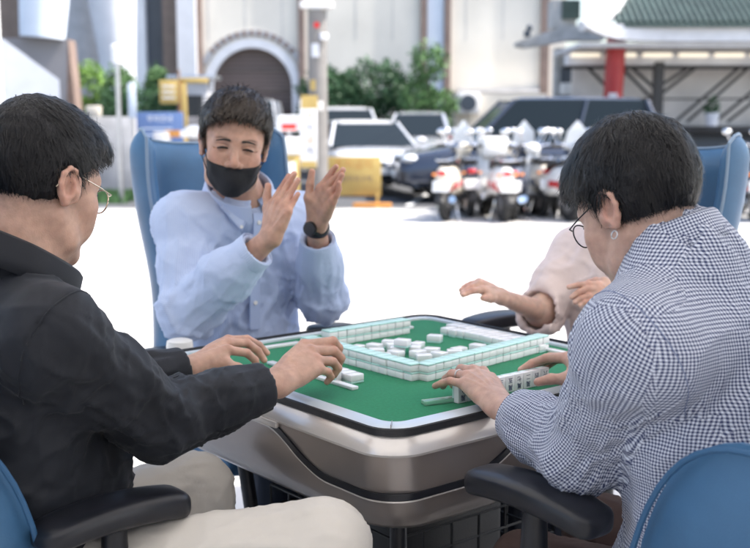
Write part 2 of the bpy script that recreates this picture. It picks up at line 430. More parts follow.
# ------------------------------------------------------------------ head
SKIN = {'tan': (.42, .245, .175), 'light': (.55, .36, .275), 'pink': (.56, .35, .27)}
def head_sdf(neck_l, o):
    "local frame: x = person's left... right is -x, y = face, z = up, origin between the ears"
    s = SDF(); hw = o.get('hw', 1)
    s.ell((0, -.012, .035), (.077 * hw, .098, .084), k=.0)
    s.ell((0, .030, .005), (.067 * hw, .062, .085), k=.02)
    s.ell((0, .028, -.055), (.056 * hw, .052, .055), k=.025)
    for x in (-1, 1):
        s.cap((x * .057 * hw, -.006, -.045), (x * .046 * hw, .03, -.082), .016, .016, k=.025)
        s.cap((x * .046 * hw, .03, -.082), (x * .012, .072, -.103), .016, .016, k=.02)
        s.ell((x * .043 * hw, .058 + (.003 if o.get('smile') else 0), -.022), (.024, .022, .022), k=.02)
        s.ell((x * .035, .066, -.052), (.020, .020, .026), k=.02)
    s.cap((0, .074, -.098), (0, .079, -.096), .017, .014, k=.015)
    s.ell((0, .078, -.060), (.026, .020, .026), k=.018)
    s.cap((-.044, .070, .024), (0, .084, .022), .010, .010, k=.014); s.cap((.044, .070, .024), (0, .084, .022), .010, .010, k=.014)
    for x in (-1, 1): s.ell((x * .032, .096, .003), (.018, .013, .011), k=.012, op='s')
    for x in (-1, 1): s.ell((x * .0315, .0735, .002), (.0150, .0135, .0125), k=.004)
    s.cap((0, .086, .010), (0, .104, -.030), .0075, .0105, k=.012); s.ell((0, .106, -.034), (.0115, .0105, .010), k=.006)
    for x in (-1, 1): s.ell((x * .0145, .096, -.038), (.0085, .010, .0085), k=.005)
    for x in (-1, 1): s.ell((x * .007, .103, -.0455), (.004, .005, .004), k=.003, op='s')
    s.ell((0, .090, -.0605), (.023, .0095, .0062), k=.006); s.ell((0, .088, -.0735), (.019, .0095, .007), k=.006)
    s.cap((-.024, .088, -.0665), (0, .0985, -.0665), .0016, .002, k=.003, op='s'); s.cap((.024, .088, -.0665), (0, .0985, -.0665), .0016, .002, k=.003, op='s')
    # eye openings: thin lens cut into the lid so the eyeball shows
    op = o.get('eye', .0035)
    if o.get('smile'):
        for x in (-1, 1):
            s.ell((x * .0330, .0960, .0115), (.0145, .0120, .0012), k=.002, op='s'); s.ell((x * .0330, .0950, -.0100), (.0125, .0120, .0011), R=roty(x * .18), k=.002, op='s')
            s.ell((x * .0560, .0780, .0010), (.010, .012, .0009), R=roty(-x * .3), k=.002, op='s'); s.ell((x * .030, .0985, -.036), (.0012, .010, .012), R=roty(x * .7), k=.003, op='s')
    for x in (-1, 1): s.ell((x * .0315, .0865, .0015), (.0118, .010, op), R=roty(x * .10), k=.0015, op='s')
    for x in (-1, 1):       # ear
        E = lambda a, b, c, x=x: (x * (.074 * hw + a * .86), b * .92 - .001, c * .90)
        R = rotz(x * math.radians(-24))
        s.ell(E(.008, -.012, .0), (.0055, .0155, .026), R=R @ rotx(.12), k=.006)
        hx = [E(.004, .006, -.004), E(.009, .008, .016), E(.0135, -.002, .030), E(.0165, -.016, .032), E(.0175, -.028, .020), E(.0155, -.029, .003), E(.011, -.021, -.016), E(.007, -.009, -.028), E(.004, .000, -.027)]
        s.chain(hx, [.003, .0036, .0040, .0042, .0042, .0040, .0040, .0058, .0045], k=.004)
        s.ell(E(.015, -.0085, .0), (.0065, .0085, .014), R=R, k=.004, op='s')
        s.ell(E(.0165, -.013, .018), (.005, .0065, .009), R=R, k=.004, op='s')
        s.cap(E(.010, .004, -.006), E(.009, .002, -.012), .0042, .0038, k=.004)
        s.ell(E(.006, .012, -.004), (.006, .008, .02), k=.01)
    a = np.array([0, -.026, -.045]); b = np.asarray(neck_l, float)
    s.cap(a, b, .056, .064, k=.03)
    s.cap(b, b + unit(b - a) * .03 - np.array([0, 0, .0]), .064, .066, k=.03)
    return s
def hair_sdf(o, cuts=True):
    s = SDF(); hw = o.get('hw', 1); t = o.get('t', .016)
    ts = o.get('ts', .006)
    s.ell((0, -.012, .035), (.077 * hw + ts, .098 + ts, .084 + ts), k=0)
    s.ell((0, -.008, .056), (.076 * hw + t * .7, .096 + t * .65, .074 + t), k=.02)
    if 'extra' in o:
        for c, r in o['extra']: s.ell(c, r, k=.02)
    fr = o.get('fringe', .055)
    if not cuts: return s
    # cut away the face, the ears and the nape
    s.fn(lambda X: np.maximum(.0 - (X[:, 1] - .040), X[:, 2] - (fr + .020 * np.cos(np.clip(X[:, 0] * 34, -1.5, 1.5)) * o.get('arch', -.3) + o.get('rag', .006) * vnoise(X * [75, 10, 30], 13) + .0035 * vnoise(X * 160, 3))), (-1, .03, -1), (1, 1, 1), .006, 's')
    s.fn(lambda X: np.maximum(X[:, 2] - (o.get('temple', .030) + .005 * vnoise(X * 110, 5) + (X[:, 1] - .02) * .55), -(X[:, 1] - .016 - .003 * vnoise(X * 120, 6))), (-1, -.01, -1), (1, .2, .2), .008, 's')
    s.fn(lambda X: X[:, 2] - (o.get('burn', .004) + .004 * vnoise(X * 150, 5)) + np.clip(-.004 - X[:, 1], 0, 1) * 3 , (-1, -.03, -1), (1, .2, .2), .006, 's')
    for x in (-1, 1): s.ell((x * .084 * hw, -.014, .000), (.016, .024, .033), k=.006, op='s')
    nb = o.get('nape', -.055)
    s.fn(lambda X: X[:, 2] - (nb + .005 * vnoise(X * 110, 7) + np.clip(X[:, 1] + .10, 0, 1) * o.get('slope', .75)) + np.clip(X[:, 1] + .012, 0, 1) * 6, (-1, -1, -1), (1, .02, .2), .008, 's')
    return s
def strands(name, hs, Mx, m, parent, o, n=5200, seed=1):
    "hair as many fine tapering blades lying on the hair mass"
    R = np.random.RandomState(seed); V, F = hs.mesh(.006)
    c = V[F].mean(1); f = c[R.randint(0, len(c), n * 2)]; f = f + R.normal(0, .003, f.shape)
    f = f[(f[:, 2] > -.09)][:n]
    wh = np.asarray(o.get('whorl', (.012, -.055, .118))); hu = hair_sdf(o, False); stop = R.uniform(.001, 1, len(f)) ** 1.6 * o.get('over', .014)
    def grad(X):
        e = .002; d0 = hu.ev(X); G = np.stack([hu.ev(X + np.eye(3)[i] * e) - d0 for i in range(3)], 1)
        return d0, G / (np.linalg.norm(G, axis=1)[:, None] + 1e-9)
    nst = 5; L = (R.uniform(.5, 1.25, len(f)) * o.get('len', .030))[:, None]; lift = R.uniform(.0, 1., len(f))[:, None] ** 2.2 * o.get('lift', .010)
    jit = R.normal(0, .16, f.shape); clump = np.stack([vnoise(f * 55, 21), vnoise(f * 55, 22), vnoise(f * 55, 23)], 1) * o.get('clump', .6)
    bias = np.asarray(o.get('bias', (0, .15, -.55)))
    X = f.copy(); pts = [X.copy()]; NN = []
    for k in range(nst):
        d, G = grad(X); NN.append(G)
        fl = X - wh; fl = fl / (np.linalg.norm(fl, axis=1)[:, None] + .02) + bias + np.cross(G, fl) * .5
        if 'comb' in o: fl = fl + np.asarray(o['comb']) * np.clip((X[:, 2:3] - .02) / .06, 0, 1) * np.clip((X[:, 1:2] + .03) / .06, 0, 1)
        fl = fl - G * (fl * G).sum(1)[:, None]; fl = fl / (np.linalg.norm(fl, axis=1)[:, None] + 1e-9) + jit + clump; fl = fl / np.linalg.norm(fl, axis=1)[:, None]
        frz = (hs.ev(X) > stop)[:, None]; X0 = X; X = X + np.where(frz, fl * .0006, fl * L / nst); d, G = grad(X)
        tgt = .0008 + lift * ((k + 1) / nst) ** 1.5
        X = X + G * np.clip(tgt[:, 0] - d, -.004, .006)[:, None] * np.where(frz, 0, 1)
        pts.append(X.copy())
    NN.append(NN[-1])
    W = R.uniform(.0006, .0011, len(f))[:, None] * o.get('w', 1)
    Vs = []; K = nst + 1
    for k in range(K):
        t = pts[min(k + 1, nst)] - pts[max(k - 1, 0)]; sd_ = np.cross(t, NN[k]); sd_ = sd_ / (np.linalg.norm(sd_, axis=1)[:, None] + 1e-9)
        wk = W * (1 - (k / nst) ** 2 * .92); Vs += [pts[k] - sd_ * wk / 2, pts[k] + sd_ * wk / 2]
    Vs = np.stack(Vs, 1); nn = len(f); base = np.arange(nn)[:, None] * (2 * K)
    Fs = np.concatenate([base + np.array([2 * k, 2 * k + 1, 2 * k + 3, 2 * k + 2]) for k in range(nst)])
    Vw = Vs.reshape(-1, 3) @ Mx[:3, :3].T + Mx[:3, 3]
    return mesh_obj(name, Vw, Fs, m, parent, world=True)
def frame(pos, fwd, pitch, roll=0):
    "matrix for the head: y axis = fwd turned down by pitch, roll about y (positive = crown tips to person's left)"
    y = unit([fwd[0], fwd[1], 0]); z = np.array([0, 0, 1.]); x = np.cross(y, z)
    B = np.stack([x, y, z], 1) @ rotx(-pitch) @ roty(-roll); Mx = np.eye(4); Mx[:3, :3] = B; Mx[:3, 3] = pos; return Mx
# here local +x is the person's RIGHT (x = y cross z)

def skin_colors(V, o, N=None):
    base = np.array(o['skin']); C = np.tile(base, (len(V), 1))
    C *= (1 + .05 * vnoise(V * 60, 2))[:, None]
    return C
def add_head_colors(V, C, o):
    base = np.array(o['skin'])
    def spot(c, r, col, a):
        q = (V - np.asarray(c)) / np.asarray(r); wgt = np.exp(-(q ** 2).sum(1))[:, None] * a
        C[:] = C * (1 - wgt) + np.asarray(col) * wgt
    red = base * np.array([1.05, .80, .78]); lip = base * np.array([.85, .50, .50])
    spot((0, .107, -.035), (.014, .014, .014), red, .5)
    for x in (-1, 1):
        spot((x * .045, .07, -.028), (.022, .02, .02), red, .45); spot((x * .088, -.012, .0), (.012, .025, .034), red, .6)
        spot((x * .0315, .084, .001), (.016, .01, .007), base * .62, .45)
        # brows and sideburn stubble
        for t in np.linspace(0, 1, 7): spot((x * (.015 + .032 * t), .088 - .014 * t, .0215 + .007 * math.sin(t * 2.4)), (.0055, .012, .0032 - .001 * t), (.03, .02, .018), .75 if o.get('brow', 1) else 0)
        spot((x * .070, .018, .010), (.010, .012, .030), (.05, .035, .03), .75)
    spot((0, .094, -.061), (.022, .010, .0065), lip, .7); spot((0, .092, -.0735), (.018, .010, .006), lip, .7)
    spot((0, .082, -.10), (.035, .02, .02), base * .86, .35); spot((0, .095, -.052), (.02, .01, .006), base * .86, .3)
    # cropped hair fading into the skin below the hairline
    hd = hair_sdf(o).ev(V); a = .88 * np.exp(-np.clip(hd, 0, 1) / o.get('fade', .011)) * np.clip((.030 - V[:, 1]) / .02, 0, 1) * (1 - np.exp(-((np.abs(V[:, 0]) - .092) / .010) ** 2) * (np.abs(V[:, 1] + .012) < .03))
    a = a * (.75 + .25 * vnoise(V * 400, 6)); C[:] = C * (1 - a[:, None]) + np.array([.030, .026, .025]) * a[:, None]
    return C

def hand_sdf(h):
    s = SDF(); fs = h.get('s', 1.)
    W = np.asarray(h['wrist']); K = [np.asarray(k) for k in h['kn']]
    arm = np.asarray(h['arm']); s.cap(arm, W, h.get('ra', .036), .0255 * fs, k=.01, flat=h['n'], fr=.82)
    n = unit(h['n'])
    mid = np.mean(K, 0)
    for i, k in enumerate(K):
        w0 = W + (k - mid) * .42
        s.cap(w0, k, .0165 * fs, .0110 * fs, k=.012)
        s.cap(w0 * .5 + k * .5, k * .82 + W * .18, .0135 * fs, .0115 * fs, k=.008)
    rr = [.0090, .0094, .0088, .0076]
    for i, f in enumerate(h['fingers']):
        r = rr[i] * fs; p = [K[i]] + [np.asarray(q) for q in f]
        s.cap(p[0], p[1], r * 1.10, r * 1.0, k=.006)
        for j in range(1, len(p) - 1): s.cap(p[j], p[j + 1], r * (1.02 - .10 * (j - 1)), r * (.92 - .12 * (j - 1)), k=.0025)
    t = [np.asarray(q) for q in h['thumb']]
    s.cap(W * .6 + t[0] * .4, t[1], .0165 * fs, .0125 * fs, k=.014)
    s.cap(mid * .55 + W * .45, t[1], .0125 * fs, .0105 * fs, k=.012)
    for j in range(1, len(t) - 1): s.cap(t[j], t[j + 1], (.0115 - .001 * (j - 1)) * fs, (.0105 - .0018 * (j - 1)) * fs, k=.005)
    return s
def hand_part(h, o, res=.0021):
    s = hand_sdf(h); V, F = s.mesh(res); N = vnormals(V, F)
    base = np.array(o['skin']); C = np.tile(base, (len(V), 1)); C *= (1 + .05 * vnoise(V * 70, 4))[:, None]
    def spot(c, r, col, a):
        wgt = (np.exp(-((V - c) ** 2).sum(1) / (r * r)) * a)[:, None]; C[:] = C * (1 - wgt) + np.asarray(col) * wgt
    n = unit(h['n']); K = [np.asarray(k) for k in h['kn']]
    for i, f in enumerate(h['fingers']):
        p = [K[i]] + [np.asarray(q) for q in f]
        for q in p[:-1]: spot(q, .011, base * [1.0, .70, .64], .6)
        spot(p[-1], .010, base * [1.05, .80, .78], .5)
        dv = unit(p[-1] - p[-2]); dn = unit(n - dv * (n @ dv)); c = p[-1] - dv * .001 + dn * .006
        spot(c, .0055, base * [1.25, 1.25, 1.3], .9)
    t = [np.asarray(q) for q in h['thumb']]; spot(t[-1], .011, base * [1.05, .80, .78], .5); spot(t[-2], .012, base * [1, .78, .74], .4)
    # creases over the joints and faint tendons on the back of the hand
    d = np.zeros(len(V)); W = np.asarray(h['wrist'])
    for i, k in enumerate(K):
        a = W; b = k; ba = b - a; tt = np.clip((V - a) @ ba / (ba @ ba), 0, 1); dist = np.linalg.norm(V - a - np.outer(tt, ba), axis=1)
        lat = np.abs((V - a - np.outer(tt, ba)) @ unit(np.cross(ba, n)))
        d += .0011 * np.exp(-(lat / .003) ** 2) * (((V - a) @ n) > 0) * np.clip(tt * 3, 0, 1) * (tt < .98)
        for q in np.asarray(h['fingers'][i])[:2]:
            ax = unit(np.asarray(h['fingers'][i][0]) - k)
            z = (V - q) @ ax; r = np.linalg.norm(V - q, axis=1)
            d += -.0005 * (np.sin(z * 2 * math.pi / .0035) > .3) * np.exp(-(r / .010) ** 2)
    V = V + N * d[:, None]
    return V, F, C

def build_body(parent, o, Mx, hands, core, legs=None):
    "one continuous skin mesh: head, neck, trunk, arms with hands, legs"
    parts = []
    neck_l = np.linalg.inv(Mx) @ np.r_[o['neck'], 1]; hsd = head_sdf(neck_l[:3], o)
    V, F = hsd.mesh(o.get('hres', .0024)); C = skin_colors(V, o); C = add_head_colors(V, C, o)
    V = V @ Mx[:3, :3].T + Mx[:3, 3]; parts.append((V, F, C))
    for h in hands: parts.append(hand_part(h, o))
    s = SDF()
    for pts, rs in core: s.chain(pts, rs, k=.03)
    V, F = s.mesh(.012); parts.append((V, F, np.tile(np.array(o['skin']), (len(V), 1))))
    off = 0; VV = []; FF = []; CC = []
    for V, F, C in parts: VV.append(V); FF.append(F + off); CC.append(C); off += len(V)
    ob = mesh_obj('body', np.concatenate(VV), np.concatenate(FF), M['skin'], parent, world=True); setcol(ob, np.clip(np.concatenate(CC), 0, 1))
    # eyes
    for x in (-1, 1):
        if not o.get('smile'):
            mb = MB(); mb.sph((x * .0315, .0728, .0015), .0118, 20, 14)
            mb.xf(Mx[:3, :3], Mx[:3, 3]); e_ = mb.obj('eye', M['eye'], ob, world=True, angle=None)
            mb = MB(); mb.sph((x * .0315, .0803, .0012), (.0052, .0046, .0052), 16, 10)
            mb.xf(Mx[:3, :3], Mx[:3, 3]); mb.obj('pupil', M['iris'], e_, world=True, angle=None)
        def surf(px, pz, lift=.0005):
            y = .12
            for _ in range(60): y -= float(np.clip(hsd.ev(np.array([[px, y, pz]]))[0], -.02, .02)) * .8
            return np.array([px, y + lift, pz])
        big = 1.0 if o.get('smile') else .45
        pts = []; rs = []
        for t in np.linspace(-1, 1, 15):
            pts.append(surf(x * (.0320 + .0145 * t), .0010 + (.0030 * (1 - t * t) - .0012 * t if o.get('smile') else .0052 * (1 - t * t)))); rs.append(big * (.0027 * math.sqrt(max(0, 1 - t * t)) + .0004))
        mb = MB(); mb.tube(pts, rs, 8); mb.xf(Mx[:3, :3], Mx[:3, 3]); mb.obj('lashes', M['iris'], ob, world=True, angle=None)
        pts = [surf(x * (.014 + .036 * t), .0235 - .0055 * t + .0030 * math.sin(t * 2.9), .0002) for t in np.linspace(0, 1, 12)]
        rs = [.0034 * (1 - .7 * t) * min(1, .5 + t * 4) for t in np.linspace(0, 1, 12)]
        mb = MB(); mb.tube(pts, rs, 8); mb.xf(Mx[:3, :3], Mx[:3, 3]); mb.obj('eyebrow', M['hair_brown'], ob, world=True, angle=None)
    return ob, hsd
def build_hair(parent, o, Mx, mh, ms, n, seed):
    hs = hair_sdf(o); V, F = hs.mesh(.003); N = vnormals(V, F)
    # comb grooves
    wh = np.asarray(o.get('whorl', (.012, -.055, .118))); q = V - wh; an = np.arctan2(q[:, 0], q[:, 1])
    V = V + N * (.0016 * vnoise(np.c_[an * 26, np.linalg.norm(q, axis=1) * 25, V[:, 2] * 8], 8) + .0034 * vnoise(V * 38, 9) + .0022 * vnoise(V * 85, 10))[:, None]
    V = V @ Mx[:3, :3].T + Mx[:3, 3]
    ho = mesh_obj('hair', V, F, mh, parent, world=True)
    strands('hair_strands', hs, Mx, ms, ho, o, n, seed)
    return ho
def glasses(parent, Mx, m, hw=1, round_=.0215, dy=0):
    mb = MB(); y0 = .102
    for x in (-1, 1):
        c = np.array([x * .033, y0 - .002, -.004 + dy]); ring = [c + np.array([math.cos(a) * (round_ + .0015), -abs(math.cos(a)) * 0 - .004 * (x * math.cos(a) > 0) * abs(math.cos(a)), math.sin(a) * round_ * .92]) for a in np.linspace(0, 2 * math.pi, 33)]
        mb.tube(ring, .0012, 8)
        e = c + np.array([x * (round_ + .001), -.003, .010])
        mb.tube([e, e + [x * .012, -.006, .001], (x * .078 * hw, .060, .012 + dy), (x * .083 * hw, 0, .024 + dy), (x * .082 * hw, -.014, .019 + dy), (x * .081 * hw, -.030, -.004 + dy)], .0012, 8)
        mb.tube([(x * .011, y0 - .002, .000 + dy), (x * .009, y0 - .008, -.010 + dy)], .0012, 6)
    mb.tube([(-.013, y0, .003 + dy), (0, y0 + .004, .006 + dy), (.013, y0, .003 + dy)], .0012, 8)
    mb.xf(Mx[:3, :3], Mx[:3, 3]); g = mb.obj('glasses', m, parent, world=True, angle=None)
    for x in (-1, 1):
        mb = MB(); mb.cyl((x * .033, y0 - .0035, -.004 + dy), (x * .033, y0 - .0025, -.004 + dy), round_ * .95, None, 28)
        mb.xf(Mx[:3, :3], Mx[:3, 3]); mb.obj('lens', M['lens'], g, world=True)
    return g
def collar(parent, name, c, nrm, front, rx, ry, h, m, open_=.5, fall=.045, thick=.003, uvs=True, tipdrop=.018):
    "shirt collar: stand and turned-down fall around the neck, opening towards front"
    nrm = unit(nrm); f = unit(np.asarray(front) - nrm * (np.asarray(front) @ nrm)); r = np.cross(f, nrm); rings = []; U = []
    n = 48; prof = []
    for i in range(n):
        t = i / (n - 1); a = math.pi * open_ * .5 + t * (2 * math.pi - math.pi * open_)        # angle from front
        ca, sa = math.cos(a), math.sin(a); edge = min(t, 1 - t) * 2; drop = tipdrop * max(0, 1 - edge * 3.2)
        def pt(k, z): return np.asarray(c) + f * ca * ry * k + r * sa * rx * k + nrm * z
        hh = h * (.80 + .20 * min(1, edge * 2)); w_ = 1 + .012 * math.sin(i * .8)
        P_ = [pt(.97, -.030), pt(.955, hh * .6), pt(.95, hh), pt(1.0, hh + .005), pt(1.06, hh), pt(1.13 * w_, hh - fall * .55 - drop * .4), pt(1.21 * w_, hh - fall - drop),
              pt(1.21 * w_ - thick / rx, hh - fall - drop), pt(1.10 * w_, hh - fall * .5 - drop * .4), pt(1.02, hh - .006), pt(1.0, hh * .6), pt(1.02, -.030)]
        rings.append(P_)
    k = len(rings[0]); V = np.array(rings).reshape(-1, 3); F = []; uv = []
    ln = [0]
    for j in range(1, k): ln.append(ln[-1] + np.linalg.norm(rings[n // 2][j] - rings[n // 2][j - 1]))
    for i in range(n - 1):
        for j in range(k):
            j2 = (j + 1) % k; F.append((i * k + j, i * k + j2, (i + 1) * k + j2, (i + 1) * k + j))
            s = 2 * math.pi * rx / n; v0, v1 = ln[j], (ln[j2] if j2 else ln[-1] + .003); uv += [(i * s, v0), (i * s, v1), ((i + 1) * s, v1), ((i + 1) * s, v0)]
    F = np.array(F)
    ob = mesh_obj(name, V, F, m, parent, uv=uv, world=True)
    return ob
# ------------------------------------------------------------------ furniture
def wall_path(h, r, n=9, hx=None): return rsq(h, r, 0, hx, n)
table = thing('mahjong_table', 'square game table with green felt top between the four players', 'table', (TC[0], TC[1], 0), TA)
def build_table(T):
    Z = .800
    # shell
    rings = [rsq(.418, .060, .786), rsq(.424, .066, .780), rsq(.434, .075, .768), rsq(.438, .080, .757), rsq(.436, .082, .752)]
    MB().loft(rings, False).obj('upper_shell', M['champagne'], T)
    rings = [rsq(.4335, .080, .7535), rsq(.432, .080, .74), rsq(.429, .082, .70), rsq(.425, .085, .675), rsq(.414, .09, .640), rsq(.398, .09, .608), rsq(.378, .09, .592), rsq(.30, .08, .585)]
    m = MB().loft(rings, False); m.f.append(tuple(range(len(rings[0]) * (len(rings) - 1), len(rings[0]) * len(rings)))[::-1]); m.m.append(0)
    m.obj('lower_shell', M['bronze'], T)
    # gasket, rim, felt
    MB().loft([rsq(.417, .058, .784), rsq(.4225, .061, .788), rsq(.4225, .061, .7995), rsq(.4205, .060, .8015), rsq(.4175, .059, .8005), rsq(.4165, .058, .786)], False).obj('gasket', M['black_soft'], T)
    MB().loft([rsq(.4160, .058, .788), rsq(.4150, .058, .7925), rsq(.410, .055, .7965), rsq(.392, .045, .8015), rsq(.382, .037, .8020), rsq(.379, .035, .7995), rsq(.378, .034, .792)], False).obj('rim', M['rim'], T)
    # seams in the rim at each corner
    for k in range(4):
        a = math.radians(45 + 90 * k); R = rotz(a)
        m = MB(); m.box(np.array([.555, 0, .8043]) @ R.T, (.030, .0012, .008), R)
        m.obj('rim_seam', M['bronze'], T)
    m = MB(); r0 = rsq(.380, .035, .7945); m.add(r0, [tuple(range(len(r0)))]); m.obj('felt', M['felt'], T, smooth=False)
    # dark wave strip with bright line under it, on each side, dipping round the corners
    base = rsq(.4315, .082, 0, n=16); pts = []
    for i in range(len(base)):
        a = base[i]; b = base[(i + 1) % len(base)]; L = np.linalg.norm(b - a); k = max(1, int(L / .012))
        for t in range(k): pts.append(a + (b - a) * t / k)
    def zz(p):
        d = min(abs(p[0]), abs(p[1])); t = np.clip((d - .05) / .20, 0, 1); t = t * t * (3 - 2 * t); return .740 - .070 * t
    N_ = [unit(np.array([0, 0, 0]) + (pts[(i + 1) % len(pts)] - pts[i - 1])) for i in range(len(pts))]
    O_ = [np.array([t[1], -t[0], 0]) for t in N_]
    def strip(name, dz, hh, out, mt):
        rr = []
        for k in range(len(pts) + 1):
            i = k % len(pts); z = zz(pts[i]) + dz; inn = 0 if z > .70 else (.70 - z) * .2
            p = pts[i] + O_[i] * (out - inn) * (1 if np.dot(O_[i], pts[i]) > 0 else -1)
            q = pts[i] + O_[i] * (out - .012) * (1 if np.dot(O_[i], pts[i]) > 0 else -1)
            rr.append([np.array([q[0], q[1], z + hh]), np.array([p[0], p[1], z + hh]), np.array([p[0], p[1], z]), np.array([q[0], q[1], z])])
        m = MB(); m.loft(rr, False, closed=False); m.obj(name, mt, T)
    strip('wave_strip', 0, .013, .0035, M['black_plastic']); strip('bright_line', -.0035, .0028, .0035, M['champagne'])
    # handles / drawer lips below the upper shell
    for k in range(4):
        R = rotz(k * math.pi / 2); m = MB(); m.box(np.array([0, -.436, .7465]) @ R.T, (.20, .010, .014), R, .004); m.obj('drawer_lip', M['champagne'], T)
    # foot: column, cross feet, stays
    m = MB(); m.box((0, 0, .36), (.30, .30, .50), None, .02); m.obj('column', M['black_soft'], T)
    for k in range(4):
        R = rotz(math.radians(45) + k * math.pi / 2)
        m = MB(); m.box(np.array([.26, 0, .06]) @ R.T, (.46, .07, .05), R, .01); m.cyl(np.array([.46, 0, .035]) @ R.T, np.array([.46, 0, .0]) @ R.T, .03); m.obj('foot', M['black_soft'], T)
        m = MB(); m.cyl(np.array([.40, 0, .62]) @ R.T, np.array([.33, 0, .09]) @ R.T, .017); m.obj('stay', M['black_plastic'], T)
    m = MB()
    for k in range(5):
        z = .50 - k * .05
        for s in (-1, 1): m.tube([(-.24, s * .22, z), (.24, s * .22, z)], .003, 5); m.tube([(s * .24, -.22, z), (s * .24, .22, z)], .003, 5)
    for k in range(7):
        x = -.24 + .08 * k
        for s in (-1, 1): m.tube([(x, s * .22, .5), (x, s * .22, .30)], .003, 5); m.tube([(s * .24, -.22 + k * .0733, .5), (s * .24, -.22 + k * .0733, .3)], .003, 5)
    m.obj('wire_basket', M['black_soft'], T)
build_table(table)

